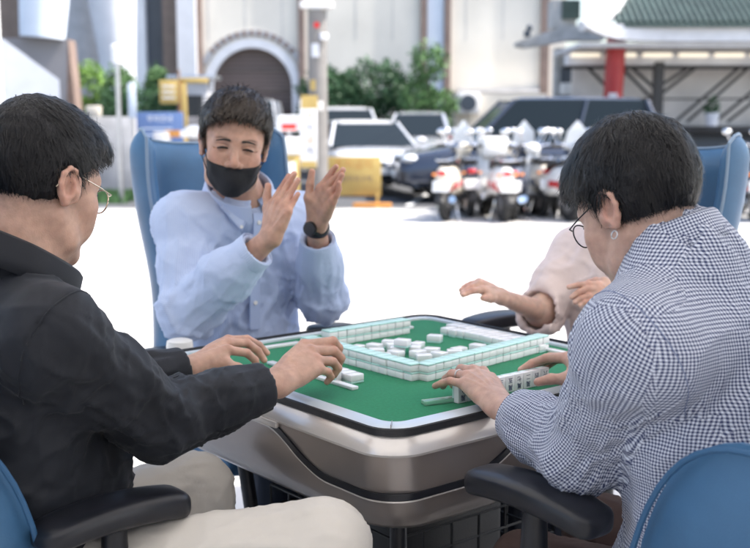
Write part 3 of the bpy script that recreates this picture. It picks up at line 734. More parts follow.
# ---- chairs
def build_chair(label, lx, ly, face, arm_z=.70, recline=10, back_top=1.30, arm_out=.285, arm_fwd=.05, seat_z=.50, back_y=-.27, arms=(1, 1), half=.27, arm_len=.32, bol=(.22, .475), bx=.255):
    "chair local frame: sits facing +y"
    p = TL(lx, ly, 0); rz = math.atan2(face[1], face[0]) - math.pi / 2
    T = thing('chair', label, 'chair', (p[0], p[1], 0), rz, 'blue chairs round the table')
    rc = math.radians(recline)
    # backrest: a curved panel with wings that come forward
    nu, nv = 25, 22; H = back_top - seat_z + .03
    def pt(u, v, off):
        # u -1..1 across, v 0..1 up
        hw = half * (.92 + .10 * math.sin(math.pi * min(v * 1.25, 1)) - .16 * max(0, v - .82) / .18 * (abs(u) < .7))
        hw = half * (1.0 - .12 * math.exp(-((v - .42) / .22) ** 2) + .05 * math.exp(-((v - .85) / .2) ** 2))
        wing = max(0, abs(u) - .55) / .45
        y = (.17 * wing ** 1.25) * (1 + .35 * math.exp(-(v / .22) ** 2)) + .02 * math.cos(u * 1.5)
        x = u * hw - math.copysign(.045 * wing ** 2, u)
        top = H * (1 - .055 * (1 - min(1, abs(u) / .78) ** 3) - .03 * max(0, (abs(u) - .9) / .1))
        z = v * top
        n = np.array([-math.copysign(min(1, wing * 1.6), u) * .75, 1 - .45 * min(1, wing * 1.3), 0]); n = unit(n)
        pad = .012 * math.sin(math.pi * min(1, max(0, (v * 3.2) % 1)))
        q = np.array([x, y, z]) + n * off
        q = rotx(-0) @ q
        yy = q[1] * 1.0 - math.sin(rc) * q[2]; z2 = q[2] * math.cos(rc)
        return np.array([q[0], back_y + yy, seat_z - .03 + z2])
    V = []; F = []
    us = np.linspace(-1, 1, nu); vs = np.linspace(0, 1, nv)
    for side, off in ((0, .035), (1, -.035)):
        for v in vs:
            for u in us:
                e = min(1, (1 - abs(u)) / .14) if True else 1; e2 = min(1, (1 - v) / .05 + .0); e3 = min(e, e2); k = math.sqrt(max(0, 1 - (1 - e3) ** 2)); k = max(k, .05)
                groove = 0
                if side == 0:
                    groove = -.008 * math.exp(-((abs(u) - .56) / .05) ** 2) - .006 * math.exp(-((v - .64) / .015) ** 2) * (abs(u) < .56)
                    groove += .014 * (math.cos(u * math.pi / 2 / .56) if abs(u) < .56 else .4) 
                V.append(pt(u, v, (off + groove) * k))
    n1 = nu * nv
    for s in (0, 1):
        for i in range(nv - 1):
            for j in range(nu - 1):
                a = s * n1 + i * nu + j; q = (a, a + 1, a + nu + 1, a + nu); F.append(q[::-1] if s == 0 else q)
    bd = [i for i in range(nu)] + [i * nu + nu - 1 for i in range(1, nv)] + [n1 - 2 - i for i in range(nu - 1)] + [i * nu for i in range(nv - 2, 0, -1)]
    for k in range(len(bd)): a, b = bd[k], bd[(k + 1) % len(bd)]; F.append((a, b, b + n1, a + n1))
    bo = mesh_obj('backrest', V, F, M['leather'], T, angle=60)
    mo = bo.modifiers.new('s', 'SUBSURF'); mo.levels = 1; mo.render_levels = 1
    # piping along the edge and the panel seams
    m = MB()
    e = [pt(-1, v, 0.0) for v in vs] + [pt(u, 1, 0.0) for u in us[1:]] + [pt(1, v, 0.0) for v in vs[::-1][1:]]
    m.tube(e, .0048, 8); m.obj('piping', M['piping'], bo)
    m = MB()
    for s in (-1, 1): m.tube([pt(s * .57, v, .034) for v in vs[1:]], .0022, 6)
    m.tube([pt(u, .64, .040) for u in np.linspace(-.56, .56, 15)], .0022, 6); m.obj('seam', M['leather_dark'], bo)
    # seat cushion with rolled front and hip bolsters
    rr = []
    for y in np.linspace(-.25, .25, 14):
        e = max(0, 1 - ((abs(y) / .25) ** 6)) ** .5; hh = .055 * (.35 + .65 * e)
        rr.append([np.array([.25 * math.copysign(abs(math.cos(a)) ** .35, math.cos(a)), y, seat_z - .05 + hh * math.copysign(abs(math.sin(a)) ** .6, math.sin(a)) - .02 * (y > .15) * (y - .15) / .1]) for a in np.arange(28) * 2 * math.pi / 28])
    m = MB().loft(rr); m.obj('seat', M['leather'], T, angle=70)
    for s in (-1, 1):
        rr = []
        for t in np.linspace(0, 1, 12):
            ang = t * 1.75; y = back_y + .02 + .30 * math.sin(ang); z = seat_z - .02 + .26 * (math.cos(ang) * .9 + .12) ; r = .048 * (1 - .35 * t)
            c = np.array([s * (.245 + .01 * t), y, z]); rr.append([c + np.array([math.cos(a) * r * .75, math.sin(a) * r * math.cos(ang) * 0 + 0, 0]) + np.array([0, math.sin(a) * r * math.sin(ang + 1.57), math.sin(a) * r * math.cos(ang + 1.57) + 0]) for a in np.arange(14) * 2 * math.pi / 14])
        # filled side bolster: quarter disc panel joining back and seat
        V = []; F = []; nr, na = 7, 15
        for o_ in (-1, 1):
            for i in range(nr):
                for j in range(na):
                    t = i / (nr - 1); a = j / (na - 1) * math.pi / 2; k = math.sqrt(max(.02, 1 - t ** 4))
                    y = back_y - .02 + t * bol[0] * math.sin(a) ** .8; z = seat_z - .07 + t * bol[1] * math.cos(a) ** .8 ; V.append((s * bx + o_ * .032 * k, y, z))
        n1 = nr * na
        for q in (0, 1):
            for i in range(nr - 1):
                for j in range(na - 1):
                    a = q * n1 + i * na + j; F.append((a, a + 1, a + na + 1, a + na) if q else (a, a + na, a + na + 1, a + 1))
        for j in range(na - 1): a = (nr - 1) * na + j; F.append((a, a + 1, a + 1 + n1, a + n1))
        ob = mesh_obj('bolster', V, F, M['leather'], T, angle=80); mo = ob.modifiers.new('s', 'SUBSURF'); mo.levels = 1; mo.render_levels = 1
        m = MB(); m.tube([(s * bx + s * .030, back_y - .02 + (bol[0] - .004) * math.sin(a) ** .8, seat_z - .07 + (bol[1] - .004) * max(0, math.cos(a)) ** .8) for a in np.linspace(0, math.pi / 2, 15)], .005, 8); m.obj('piping', M['leather_dark'], ob)
    # armrests
    for s, on in zip((-1, 1), arms):
        if not on: continue
        rr = []
        for t in np.r_[0, .004, .012, .025, .045, np.linspace(.07, .9, 16), .93, .955, .975, .988, .996, 1]:
            y = (-.5 + t) * arm_len; wv = .030 + .019 * math.sin(math.pi * min(1, t * .62 + .22)); e = min(1, (1 - t) / .10, t / .09); k = max(.05, math.sqrt(max(0, 1 - (1 - e) ** 2)))
            zc = -.016 * (t - .55) ** 2 * 4 + .004; hh = .019 + .004 * t
            rr.append([np.array([s * arm_out + wv * k * math.copysign(abs(math.cos(a)) ** .55, math.cos(a)), arm_fwd + y, arm_z + zc - .0 + (hh * k if math.sin(a) > 0 else .026 * k) * math.copysign(abs(math.sin(a)) ** .6, math.sin(a))]) for a in np.arange(24) * 2 * math.pi / 24])
        m = MB().loft(rr); am = m.obj('armrest', M['black_plastic'], T, angle=60)
        m = MB(); m.tube([(s * arm_out, arm_fwd, arm_z - .02), (s * arm_out, arm_fwd, arm_z - .14), (s * arm_out * .98, arm_fwd - .01, seat_z - .02), (s * .2, arm_fwd - .01, seat_z - .12)], [.020, .026, .024, .022], 10); m.obj('arm_post', M['black_plastic'], T)
    m = MB(); m.cyl((0, 0, seat_z - .11), (0, 0, .13), .028); m.cyl((0, 0, .3), (0, 0, .12), .04); m.box((0, 0, seat_z - .12), (.3, .3, .04), None, .01); m.obj('gas_lift', M['black_soft'], T)
    m = MB()
    for k in range(5):
        a = k * 2 * math.pi / 5 + .3; d = np.array([math.cos(a), math.sin(a), 0]); m.tube([d * .03 + [0, 0, .13], d * .18 + [0, 0, .105], d * .31 + [0, 0, .075]], [.03, .024, .016], 8)
    m.obj('star_base', M['black_plastic'], T)
    for k in range(5):
        a = k * 2 * math.pi / 5 + .3; d = np.array([math.cos(a), math.sin(a), 0]); c = d * .31 + [0, 0, .028]; sd_ = np.array([-d[1], d[0], 0]) * .02
        m = MB(); m.cyl(c - sd_, c + sd_, .027, None, 14); m.cyl(c + [0, 0, .0], c + [0, 0, .05], .008); m.obj('caster', M['black_soft'], T)
    return T
FX = {'L': UX, 'R': UY, 'F': -UY, 'B': -UX}
build_chair('blue leather chair under the man in the black jacket', -.885, .05, UX, arm_z=.705, recline=17, back_top=1.25, arm_fwd=.035, arm_len=.27)
build_chair('blue leather chair under the man in the checked shirt', -.02, -.715, UY, arm_z=.730, recline=24, back_top=1.22, back_y=-.33, arm_len=.29, arm_fwd=.06, bx=.285)
build_chair('high backed blue winged chair behind the clapping man', .10, .80, -UY, arm_z=.70, recline=6, back_top=1.315, bol=(.08, .26))
build_chair('blue chair of the player in the pale pink top', .80, .10, -UX, arm_z=.752, recline=8, back_top=1.305, bol=(.08, .26), arm_out=.30, arm_fwd=.09)

# ------------------------------------------------------------------ people
def torso(s, pel, chest, shR, shL, f, w0=.165, w1=.17, fr=.68, sh=.072, belly=0):
    f = unit(f); pel, chest = np.asarray(pel, float), np.asarray(chest, float)
    s.cap(pel, chest, w0, w1, k=0, flat=f, fr=fr)
    if belly: s.ell(pel * .60 + chest * .40 + f * .075, (.14, .13, .15), k=.06); s.cap(pel + f * .075 + [0, 0, .02], pel + f * .06 + [0, 0, .12], .145, .14, k=.05)
    s.cap(shR, shL, sh, sh, k=.07); m = (np.asarray(shR) + np.asarray(shL)) / 2
    s.cap(chest, m, w1 * .80, .10, k=.06, flat=f, fr=.8)
def sleeve(s, pts, rs, cut=None, cutr=.09, inner=.010, k=.02):
    s.chain(pts, rs, k=k)
    if cut is not None:
        c, d = np.asarray(cut[0], float), unit(cut[1])
        s.fn(lambda X: np.maximum(-((X - c) @ d), np.linalg.norm(X - c, axis=1) - cutr), c - cutr, c + cutr, .002, 's')
        s.cap(c - d * .035, c + d * .03, rs[-1] - inner, rs[-1] - inner, k=.002, op='s')
def cuff(parent, c, d, r, L, m, name='cuff', flare=1.0):
    d = unit(d); a = unit(np.cross(d, [0, 0, 1.])); b = np.cross(d, a); n = 40; rings = []
    for z, k in ((-L, 1.03), (-L, 1.07), (-L * .5, 1.08 * flare), (0, 1.05 * flare), (.002, 1.02 * flare), (-.002, .97 * flare), (-L * .8, .95)):
        rings.append([c + d * z + (a * math.cos(t) + b * math.sin(t)) * r * k * (1 + .02 * math.sin(3 * t + z * 40)) for t in np.arange(n) * 2 * math.pi / n])
    V = np.array(rings).reshape(-1, 3); F = []; uv = []
    for i in range(len(rings) - 1):
        for j in range(n):
            j2 = (j + 1) % n; F.append((i * n + j, i * n + j2, (i + 1) * n + j2, (i + 1) * n + j))
            zz = [-L, -L, -L * .5, 0, .002, .02, .06]; u0, u1 = j * 2 * math.pi * r / n, (j + 1) * 2 * math.pi * r / n
            uv += [(u0, zz[i]), (u1, zz[i]), (u1, zz[i + 1]), (u0, zz[i + 1])]
    return mesh_obj(name, V, np.array(F), m, parent, uv=uv, world=True)
def v3(a, z=0): return np.array([a[0], a[1], z])
def shoe(parent, p, f, m, s=1):
    f = unit(f); r = np.cross(f, [0, 0, 1.]); S = SDF()
    S.cap(p + f * -.06 + [0, 0, .045], p + f * .15 + [0, 0, .035], .042, .036, k=0, flat=[0, 0, 1.], fr=.9); S.cap(p + [0, 0, .05], p + [0, 0, .10], .045, .048, k=.02)
    V, F = S.mesh(.007); mesh_obj('shoe', V, F, m, parent, world=True)

def legs_sdf(s, hipR, hipL, kR, kL, aR, aL, rt=.085, rk=.062, ra=.052):
    s.cap(hipR, kR, rt, rk, k=.02); s.cap(hipL, kL, rt, rk, k=.05); s.cap(kR, aR, rk, ra, k=.02); s.cap(kL, aL, rk, ra, k=.02); s.cap(hipR, hipL, .10, .10, k=.05)

# ===== left man: black jacket
f3 = v3(UX); r3 = np.cross(f3, [0, 0, 1.])
def person_left():
    hd = np.array([.60, .80, 0]); ear = P(70, 188, 1.84); hc = ear - np.cross(hd, [0, 0, 1.]) * .080
    o = dict(skin=(.50, .315, .245), eye=.0028, fringe=.046, nape=-.072, slope=.60, len=.036, lift=.010, t=.015, whorl=(.0, -.065, .115), hw=1.02,
             extra=[((0, .045, .080), (.066, .055, .042)), ((0, .078, .066), (.058, .030, .026))], comb=(.1, .8, -.2))
    nk = np.array([-.610, 1.855, 1.085]); o['neck'] = nk
    base = thing('person', 'man in a black jacket and gold glasses seated at the left', 'person', (-.62, 1.86, 0), 0, None)
    Mx = frame(hc, hd, math.radians(15), math.radians(0)); Mx[:3, :3] *= 1.05
    shR = np.array([-.510, 1.705, 1.000]); shL = np.array([-.740, 1.985, 1.010]); pel = np.array([-.63, 1.84, .57]); ch = np.array([-.615, 1.85, .90])
    eR = P(158, 420, 1.865); wR = P(277, 383, 2.035); eL = P(100, 392, 2.10); wL = P(193, 366, 2.215)
    hR = dict(arm=eR * .5 + wR * .5, wrist=wR, n=unit(np.array([-.25, -.62, .75])), ra=.038, s=1.04,
              kn=[P(304, 345, 2.135), P(311, 351, 2.120), P(316, 360, 2.105), P(319, 369, 2.092)],
              fingers=[[P(333, 341, 2.165), P(339, 348, 2.180), P(338, 357, 2.185)], [P(334, 351, 2.150), P(341, 358, 2.160), P(338, 366, 2.165)],
                       [P(333, 362, 2.130), P(338, 368, 2.140), P(334, 375, 2.140)], [P(328, 372, 2.105), P(331, 377, 2.115), P(327, 382, 2.115)]],
              thumb=[P(290, 371, 2.075), P(308, 362, 2.15), P(322, 360, 2.185), P(333, 361, 2.195)])
    hL = dict(arm=eL * .45 + wL * .55, wrist=wL, n=unit(np.array([-.1, -.3, .95])), ra=.034, s=1.0,
              kn=[P(228, 350, 2.255), P(227, 343, 2.285), P(228, 340, 2.31), P(228, 341, 2.335)],
              fingers=[[P(247, 353, 2.280), P(255, 360, 2.290), P(258, 369, 2.290)], [P(247, 343, 2.315), P(258, 351, 2.325), P(264, 360, 2.325)],
                       [P(247, 339, 2.345), P(259, 345, 2.36), P(267, 353, 2.36)], [P(246, 341, 2.37), P(256, 346, 2.38), P(262, 352, 2.385)]],
              thumb=[P(207, 367, 2.225), P(226, 364, 2.235), P(238, 368, 2.245), P(249, 373, 2.25)])
    hipR, hipL = pel + r3 * .10 + f3 * .02 + [0, 0, -.03], pel - r3 * .10 + f3 * .02 + [0, 0, -.03]
    kR = P(322, 548, 1.76); kL = P(194, 492, 2.14) ; aR = kR + f3 * .06 + [0, 0, -.40]; aL = kL + f3 * .05 + [0, 0, -.40]; aR[2] = .09; aL[2] = .09
    core = [([pel, ch, nk], [.11, .12, .06]), ([shR, eR, hR['arm']], [.045, .036, .030]), ([shL, eL, hL['arm']], [.045, .036, .030]), ([shR, shL], [.045, .045]), ([hipR, kR, aR], [.06, .045, .035]), ([hipL, kL, aL], [.06, .045, .035])]
    body, hsd = build_body(base, o, Mx, [hR, hL], core)
    build_hair(base, o, Mx, M['hair'], M['hair_strand'], 12000, 3)
    glasses(base, Mx, M['gold_wire'])
    # jacket
    s = SDF(); torso(s, pel - f3 * .02, ch - f3 * .01, shR, shL, f3, .175, .176, .74, .070, belly=1)
    s.cap(shR, shR * .5 + eR * .5, .074, .070, k=.05); s.cap(shL, shL * .5 + eL * .5, .084, .072, k=.05)
    cR = eR * .12 + wR * .88; cL = eL * .10 + wL * .90
    sleeve(s, [shR * .5 + eR * .5, eR, eR * .5 + wR * .5, cR], [.074, .066, .056, .047], (cR, wR - eR), k=.02)
    sleeve(s, [shL * .5 + eL * .5, eL, eL * .5 + wL * .5, cL], [.072, .062, .052, .045], (cL, wL - eL), k=.02)
    s.cap(pel + [0, 0, -.02], pel + [0, 0, .03], .185, .19, k=.02, flat=f3, fr=.78)
    s.fn(lambda X: -(X[:, 2] - (.515 + .02 * vnoise(X * 6, 2))), (-1.2, 1.4, .2), (-.2, 2.3, .6), .004, 's')
    sp = [Spine([pel + [0, 0, -.1], pel, ch, nk], .19, up=f3), Spine([shR, eR, wR], .065), Spine([shL, eL, wL], .065)]
    jk = cloth('jacket', s, .0058, sp, M['jacket'], base, wr=[(eR + [0, 0, .03], .10, .0090, r3 * .2 + unit(wR - eR) + [0, 0, .3]), (eR * .6 + shR * .4, .10, .0045, f3 + [0, 0, 1]), (shR + [.03, 0, -.12], .12, .006, f3 + [0, 0, -.8]), (pel + f3 * .12 + [0, 0, .10], .16, .006, f3 * .4 + [0, 0, 1]), (eR * .55 + wR * .45, .08, .0055, unit(wR - eR) + [0, 0, .5]), (shR + r3 * 0 + [0, 0, -.03], .09, .005, f3 + r3 * .6), (ch - f3 * .1 + r3 * .1, .18, .006, f3 * .5 + [0, 0, 1.])], fold=.0060, seed=3, calm=[(cR, .085), (cL, .085)])
    du = unit(eR - shR); seam_ring(jk, shR + du * .035 + r3 * .0, du * .55 + r3 * .8, .14); du = unit(wR - eR); seam_ring(jk, eR + du * .02, np.cross(du, [0, 0, 1.]) * .9 + np.array([0, 0, .25]), .10, a0=.1, a1=6.2); seam_ring(jk, cR - du * .050, du, .08)
    du = unit(wL - eL); seam_ring(jk, cL - du * .050, du, .08); seam_ring(jk, pel + np.array([0, 0, .03]), [0, 0, 1.], .4, n=90)
    
    nd = unit(np.asarray(hc) + [0, 0, -.05] - nk); collar(jk, 'collar', nk + nd * .000, nd * .5 + np.array([0, 0, .5]) + f3 * .26, f3, .086, .104, .038, M['jacket'], open_=.30, fall=.052, thick=.005)
    # trousers
    s = SDF(); legs_sdf(s, hipR, hipL, kR, kL, aR, aL, .098, .078, .070)
    sp = [Spine([hipR, kR, aR], .08), Spine([hipL, kL, aL], .08)]
    cloth('trousers', s, .008, sp, M['cream'], base, wr=[(hipR + f3 * .15, .14, .004, f3 + r3 * .3), (kL, .1, .005, [0, 0, 1.])], fold=.004, seed=8)
    shoe(base, aR * [1, 1, 0], f3, M['white_plastic']); shoe(base, aL * [1, 1, 0], f3, M['white_plastic'])
person_left()

# ===== right man: checked shirt
def person_right():
    f = v3(UY); r = np.cross(f, [0, 0, 1.])
    ear = P(607, 212, 1.72); hc = ear + r * .078
    o = dict(skin=(.50, .325, .262), eye=.003, fringe=.044, nape=-.085, len=.040, lift=.012, t=.026, ts=.007, burn=-.002, temple=.022, whorl=(.0, -.050, .125), slope=.55, hw=1.0,
             extra=[((0, .055, .075), (.068, .050, .045)), ((0, .080, .055), (.060, .030, .030))], comb=(.0, .8, -.3))
    nk = P(676, 256, 1.735); o['neck'] = nk
    base = thing('person', 'man in a navy and white checked shirt arranging tiles at the right', 'person', (.60, 1.76, 0), 0, None)
    Mx = frame(hc, UY, math.radians(27), math.radians(0))
    shL = np.array([.392, 1.610, 1.000]); shR = np.array([.640, 1.835, 1.020]); pel = np.array([.610, 1.705, .57]); ch = np.array([.565, 1.690, .88])
    eL = P(580, 452, 1.735); wL = P(499, 405, 1.965); eR = np.array([.66, 2.05, .80]); wR = P(590, 372, 2.14)
    hL = dict(arm=eL * .45 + wL * .55, wrist=wL, n=unit(np.array([.05, -.35, .93])), ra=.036, s=1.02,
              kn=[P(483, 372, 2.095), P(474, 371, 2.075), P(467, 376, 2.055), P(464, 384, 2.035)],
              fingers=[[P(472, 369, 2.135), P(467, 375, 2.155), P(465, 384, 2.16)], [P(461, 369, 2.11), P(455, 376, 2.13), P(453, 385, 2.135)],
                       [P(452, 374, 2.085), P(446, 379, 2.105), P(443, 386, 2.11)], [P(450, 381, 2.055), P(442, 383, 2.075), P(435, 386, 2.09)]],
              thumb=[P(499, 396, 2.02), P(494, 384, 2.07), P(491, 378, 2.105), P(487, 378, 2.13)])
    hR = dict(arm=eR * .4 + wR * .6, wrist=wR, n=unit(np.array([.2, -.25, .93])), ra=.034, s=1.0,
              kn=[P(566, 358, 2.185), P(569, 357, 2.21), P(572, 358, 2.23), P(574, 360, 2.25)],
              fingers=[[P(546, 358, 2.205), P(532, 363, 2.215), P(521, 370, 2.215)], [P(550, 357, 2.235), P(538, 362, 2.245), P(530, 369, 2.245)],
                       [P(553, 358, 2.255), P(543, 363, 2.265), P(537, 369, 2.265)], [P(557, 360, 2.27), P(549, 365, 2.28), P(544, 370, 2.28)]],
              thumb=[P(584, 378, 2.125), P(566, 379, 2.125), P(551, 379, 2.125), P(538, 382, 2.125)])
    hipR, hipL = pel + r * .10 + [0, 0, -.03], pel - r * .10 + [0, 0, -.03]
    kL = hipL + f * .36 - r * .03 + [0, 0, -.02]; kR = hipR + f * .38 + [0, 0, -.01]; aR = kR + f * .02; aL = kL + f * .02; aR[2] = aL[2] = .09
    core = [([pel, ch, nk], [.10, .11, .06]), ([shR, eR, hR['arm']], [.045, .036, .030]), ([shL, eL, hL['arm']], [.045, .036, .030]), ([shR, shL], [.045, .045]), ([hipR, kR, aR], [.06, .045, .035]), ([hipL, kL, aL], [.06, .045, .035])]
    body, hsd = build_body(base, o, Mx, [hR, hL], core)
    build_hair(base, o, Mx, M['hair'], M['hair_strand'], 13000, 5)
    glasses(base, Mx, M['dark_wire'])
    # hoop earring in the left lobe (local -x side)
    mb = MB(); c = np.array([-.0855, -.004, -.040]); mb.tube([c + np.array([math.sin(a) * .002, math.cos(a) * .0062, math.sin(a) * .0062]) for a in np.linspace(0, 2 * math.pi, 22)], .0011, 7)
    mb.xf(Mx[:3, :3], Mx[:3, 3]); mb.obj('earring', M['steel'], base, world=True, angle=None)
    mb = MB(); q = hL['kn'][2] * .45 + np.asarray(hL['fingers'][2][0]) * .55; ax = unit(np.asarray(hL['fingers'][2][0]) - hL['kn'][2]); a1 = unit(np.cross(ax, [0, 0, 1.])); b1 = np.cross(ax, a1)
    mb.tube([q + (a1 * math.cos(t) + b1 * math.sin(t)) * .0098 for t in np.linspace(0, 2 * math.pi, 25)], .0016, 8); mb.obj('ring', M['steel'], base, world=True, angle=None)
    # shirt
    s = SDF(); torso(s, pel, ch, shR, shL, f, .165, .166, .72, .066)
    s.cap(shL * .5 + shR * .5, nk, .10, .072, k=.05); s.cap(shL * .5 + shR * .5, nk - f * .02 + [0, 0, -.03], .11, .09, k=.05)
    cL = eL * .28 + wL * .72; cR = eR * .15 + wR * .85
    s.cap(shL, shL * .5 + eL * .5, .066, .066, k=.09); s.cap(shR, shR * .5 + eR * .5, .078, .070, k=.05)
    sleeve(s, [shL * .5 + eL * .5, eL, eL * .5 + wL * .5, cL], [.066, .066, .058, .048], (cL, wL - eL), k=.02)
    sleeve(s, [shR * .5 + eR * .5, eR, eR * .5 + wR * .5, cR], [.070, .064, .056, .046], (cR, wR - eR), k=.02)
    s.cap(pel + [0, 0, -.16], pel, .19, .18, k=.03, flat=f, fr=.85); s.cap(pel + f * .14 + [0, 0, -.12], pel + f * .06, .165, .155, k=.05); s.cap(nk + [0, 0, -.04], shL + [0, 0, .0], .062, .062, k=.07); s.cap(ch - r * .04 + [0, 0, -.08], pel - r * .07 + f * .05 + [0, 0, -.05], .13, .140, k=.06)
    s.cap(shR - f * .05, shL - f * .05, .06, .06, k=.05)
    chb = shR * .5 + shL * .5 + np.array([0, 0, -.035])
    sp = [Spine([pel + [0, 0, -.2], pel, ch, nk + [0, 0, .03]], .17, up=f), Spine([shL, eL, wL], .072), Spine([shR, eR, wR], .070)]
    sh = cloth('shirt', s, .0056, sp, M['gingham'], base, wr=[(eL + [-.02, 0, .04], .095, .0075, unit(wL - eL) + [.3, 0, .5]), (shL * .5 + eL * .5 + [.02, 0, 0], .11, .0050, [.4, .2, 1.]), (ch - r * .12 + [0, 0, -.05], .14, .0065, [1., .3, -.8]), (pel - r * .1 + [0, 0, .1], .15, .006, [.5, .2, 1.]), (shR * .5 + shL * .5 - f * .1 + [0, 0, -.12], .16, .004, [1., .5, -.6])], fold=.0055, seed=13, calm=[(cL, .085), (cR, .085)], box=(f, r))
    du = unit(eL - shL); seam_ring(sh, shL + du * .02, du * .45 - r * .85, .13, r=.0008, m=M['thread'], a0=.4, a1=5.6)
    cuff(sh, cL, wL - eL, .0485, .055, M['gingham']); cuff(sh, cR, wR - eR, .045, .05, M['gingham'])
    nd = unit(hc + [0, 0, -.06] - nk); collar(sh, 'collar', P(678, 252, 1.735), nd * .30 + np.array([0, 0, .8]) + f * .12, f, .072, .078, .040, M['gingham'], open_=.25, fall=.044)
    s = SDF(); legs_sdf(s, hipR, hipL, kR, kL, aR, aL, .095, .075, .065)
    cloth('trousers', s, .009, [Spine([hipR, kR, aR], .08), Spine([hipL, kL, aL], .08)], M['brown_cloth'], base, fold=.004, seed=18)
    shoe(base, aR * [1, 1, 0], f, M['black_soft']); shoe(base, aL * [1, 1, 0], f, M['black_soft'])
person_right()

# ===== front man: pale blue shirt, black mask, clapping
def person_front():
    f = v3(-UY); r = np.cross(f, [0, 0, 1.])
    hc = P(234, 147, 2.86)
    o = dict(skin=(.48, .290, .220), ear=.9, eye=-.0001, smile=1, hres=.0017, fringe=.026, rag=.022, over=.020, temple=.045, burn=.000, nape=-.05, len=.042, lift=.022, t=.024, ts=.005, fade=.014, whorl=(.0, -.03, .13), arch=-.1,
             extra=[((0, .035, .095), (.068, .060, .042)), ((.02, .078, .082), (.050, .030, .022))], comb=(.5, .9, -.4), w=1.5)
    nk = P(240, 201, 2.945); o['neck'] = nk
    base = thing('person', 'man in a pale blue shirt and black face mask clapping his hands', 'person', (-.40, 3.10, 0), 0, None)
    Mx = frame(hc, (.16, -.985), math.radians(4), math.radians(7))
    shR = P(183, 221, 2.87); shL = P(297, 220, 3.09); pel = TL(.03, .72, .58); ch = P(240, 275, 3.02)
    eR = P(187, 312, 2.73); wR = P(271, 237, 2.64); eL = P(322, 300, 2.99); wL = P(317, 226, 2.83)
    hR = dict(arm=eR * .45 + wR * .55, wrist=wR, n=unit(np.array([-.45, -.85, .1])), ra=.036, s=1.0,
              kn=[P(273, 203, 2.672), P(278, 202, 2.655), P(284, 206, 2.64), P(288, 212, 2.625)],
              fingers=[[P(280, 191, 2.70), P(285, 183, 2.705), P(289, 176, 2.705)], [P(286, 189, 2.685), P(290, 181, 2.69), P(294, 174, 2.69)],
                       [P(290, 194, 2.665), P(294, 187, 2.67), P(298, 180, 2.67)], [P(292, 204, 2.645), P(295, 199, 2.65), P(298, 194, 2.65)]],
              thumb=[P(268, 226, 2.66), P(268, 209, 2.69), P(267, 197, 2.70), P(268, 186, 2.70)])
    hL = dict(arm=eL * .45 + wL * .55, wrist=wL, n=unit(np.array([.5, .8, .1])), ra=.036, s=1.0,
              kn=[P(320, 188, 2.80), P(326, 188, 2.785), P(331, 193, 2.77), P(333, 201, 2.755)],
              fingers=[[P(328, 178, 2.79), P(332, 172, 2.785), P(336, 167, 2.78)], [P(334, 180, 2.775), P(339, 175, 2.77), P(343, 170, 2.765)],
                       [P(336, 187, 2.76), P(339, 181, 2.755), P(342, 175, 2.75)], [P(337, 195, 2.745), P(339, 189, 2.74), P(339, 183, 2.735)]],
              thumb=[P(309, 213, 2.82), P(309, 198, 2.81), P(310, 185, 2.81), P(312, 172, 2.81)])
    hipR, hipL = pel + r * .10 + [0, 0, -.03], pel - r * .10 + [0, 0, -.03]
    kR = hipR + f * .42 + r * .08; kL = hipL + f * .42; aR = kR - f * .05; aL = kL - f * .12; aR[2] = aL[2] = .09
    core = [([pel, ch, nk], [.10, .11, .05]), ([shR, eR, hR['arm']], [.042, .036, .030]), ([shL, eL, hL['arm']], [.042, .036, .030]), ([shR, shL], [.04, .04]), ([hipR, kR, aR], [.06, .045, .035]), ([hipL, kL, aL], [.06, .045, .035])]
    build_body(base, o, Mx, [hR, hL], core)
    build_hair(base, o, Mx, M['hair_brown'], M['hair_brown_strand'], 7500, 7)
    # mask: shell over nose, cheeks and chin with pleat and ear loops
    hs = head_sdf((np.linalg.inv(Mx) @ np.r_[nk, 1])[:3], o); nu, nv = 41, 25; G = []
    for j in range(nv):
        v = j / (nv - 1)
        for i in range(nu):
            u = -1 + 2 * i / (nu - 1); au = abs(u)
            topz = -.046 + .012 * au ** .9 + .010 * au ** 3
            botz = -.124 + .062 * au ** 2.2
            z = topz + (botz - topz) * v; yaw = u * math.radians(66); d0 = np.array([math.sin(yaw), math.cos(yaw), 0.])
            G.append((np.array([0, .012, z]), d0, u, v))
    O_ = np.array([g[0] for g in G]); D_ = np.array([g[1] for g in G]); t = np.full(len(G), .16)
    for _ in range(60): t = t - np.clip(hs.ev(O_ + D_ * t[:, None]), -.02, .02) * .8
    t = np.clip(t, .03, .12)
    T_ = t.reshape(nv, nu); 
    for _ in range(10):
        Q = T_.copy(); Q[1:-1, 1:-1] = (T_[:-2, 1:-1] + T_[2:, 1:-1] + T_[1:-1, :-2] + T_[1:-1, 2:]) / 4; T_ = np.maximum(Q, t.reshape(nv, nu))
    for i in range(nu):       # the cloth spans from nose tip to chin
        u = abs(-1 + 2 * i / (nu - 1)); T_[:, i] = np.maximum(T_[:, i], 0)
    col = T_.copy()
    for i in range(nu):
        u = abs(-1 + 2 * i / (nu - 1)); j0 = 3; a = T_[j0, i]; b = T_[nv - 6, i]
        for j in range(j0, nv - 5): col[j, i] = max(T_[j, i], a + (b - a) * (j - j0) / (nv - 6 - j0) + .006 * math.sin(math.pi * (j - j0) / (nv - 6 - j0)) * (1 - u))
    t = col.reshape(-1) + .0035 + .0012 * vnoise(np.array([[g[2] * 7, g[3] * 5, 1] for g in G]), 4)
    V1 = O_ + D_ * t[:, None]; V2 = V1 - D_ * .002; V = np.vstack([V1, V2]); F = []
    for j in range(nv - 1):
        for i in range(nu - 1):
            a = j * nu + i; F.append((a, a + nu, a + nu + 1, a + 1)); b = a + nu * nv; F.append((b, b + 1, b + nu + 1, b + nu))
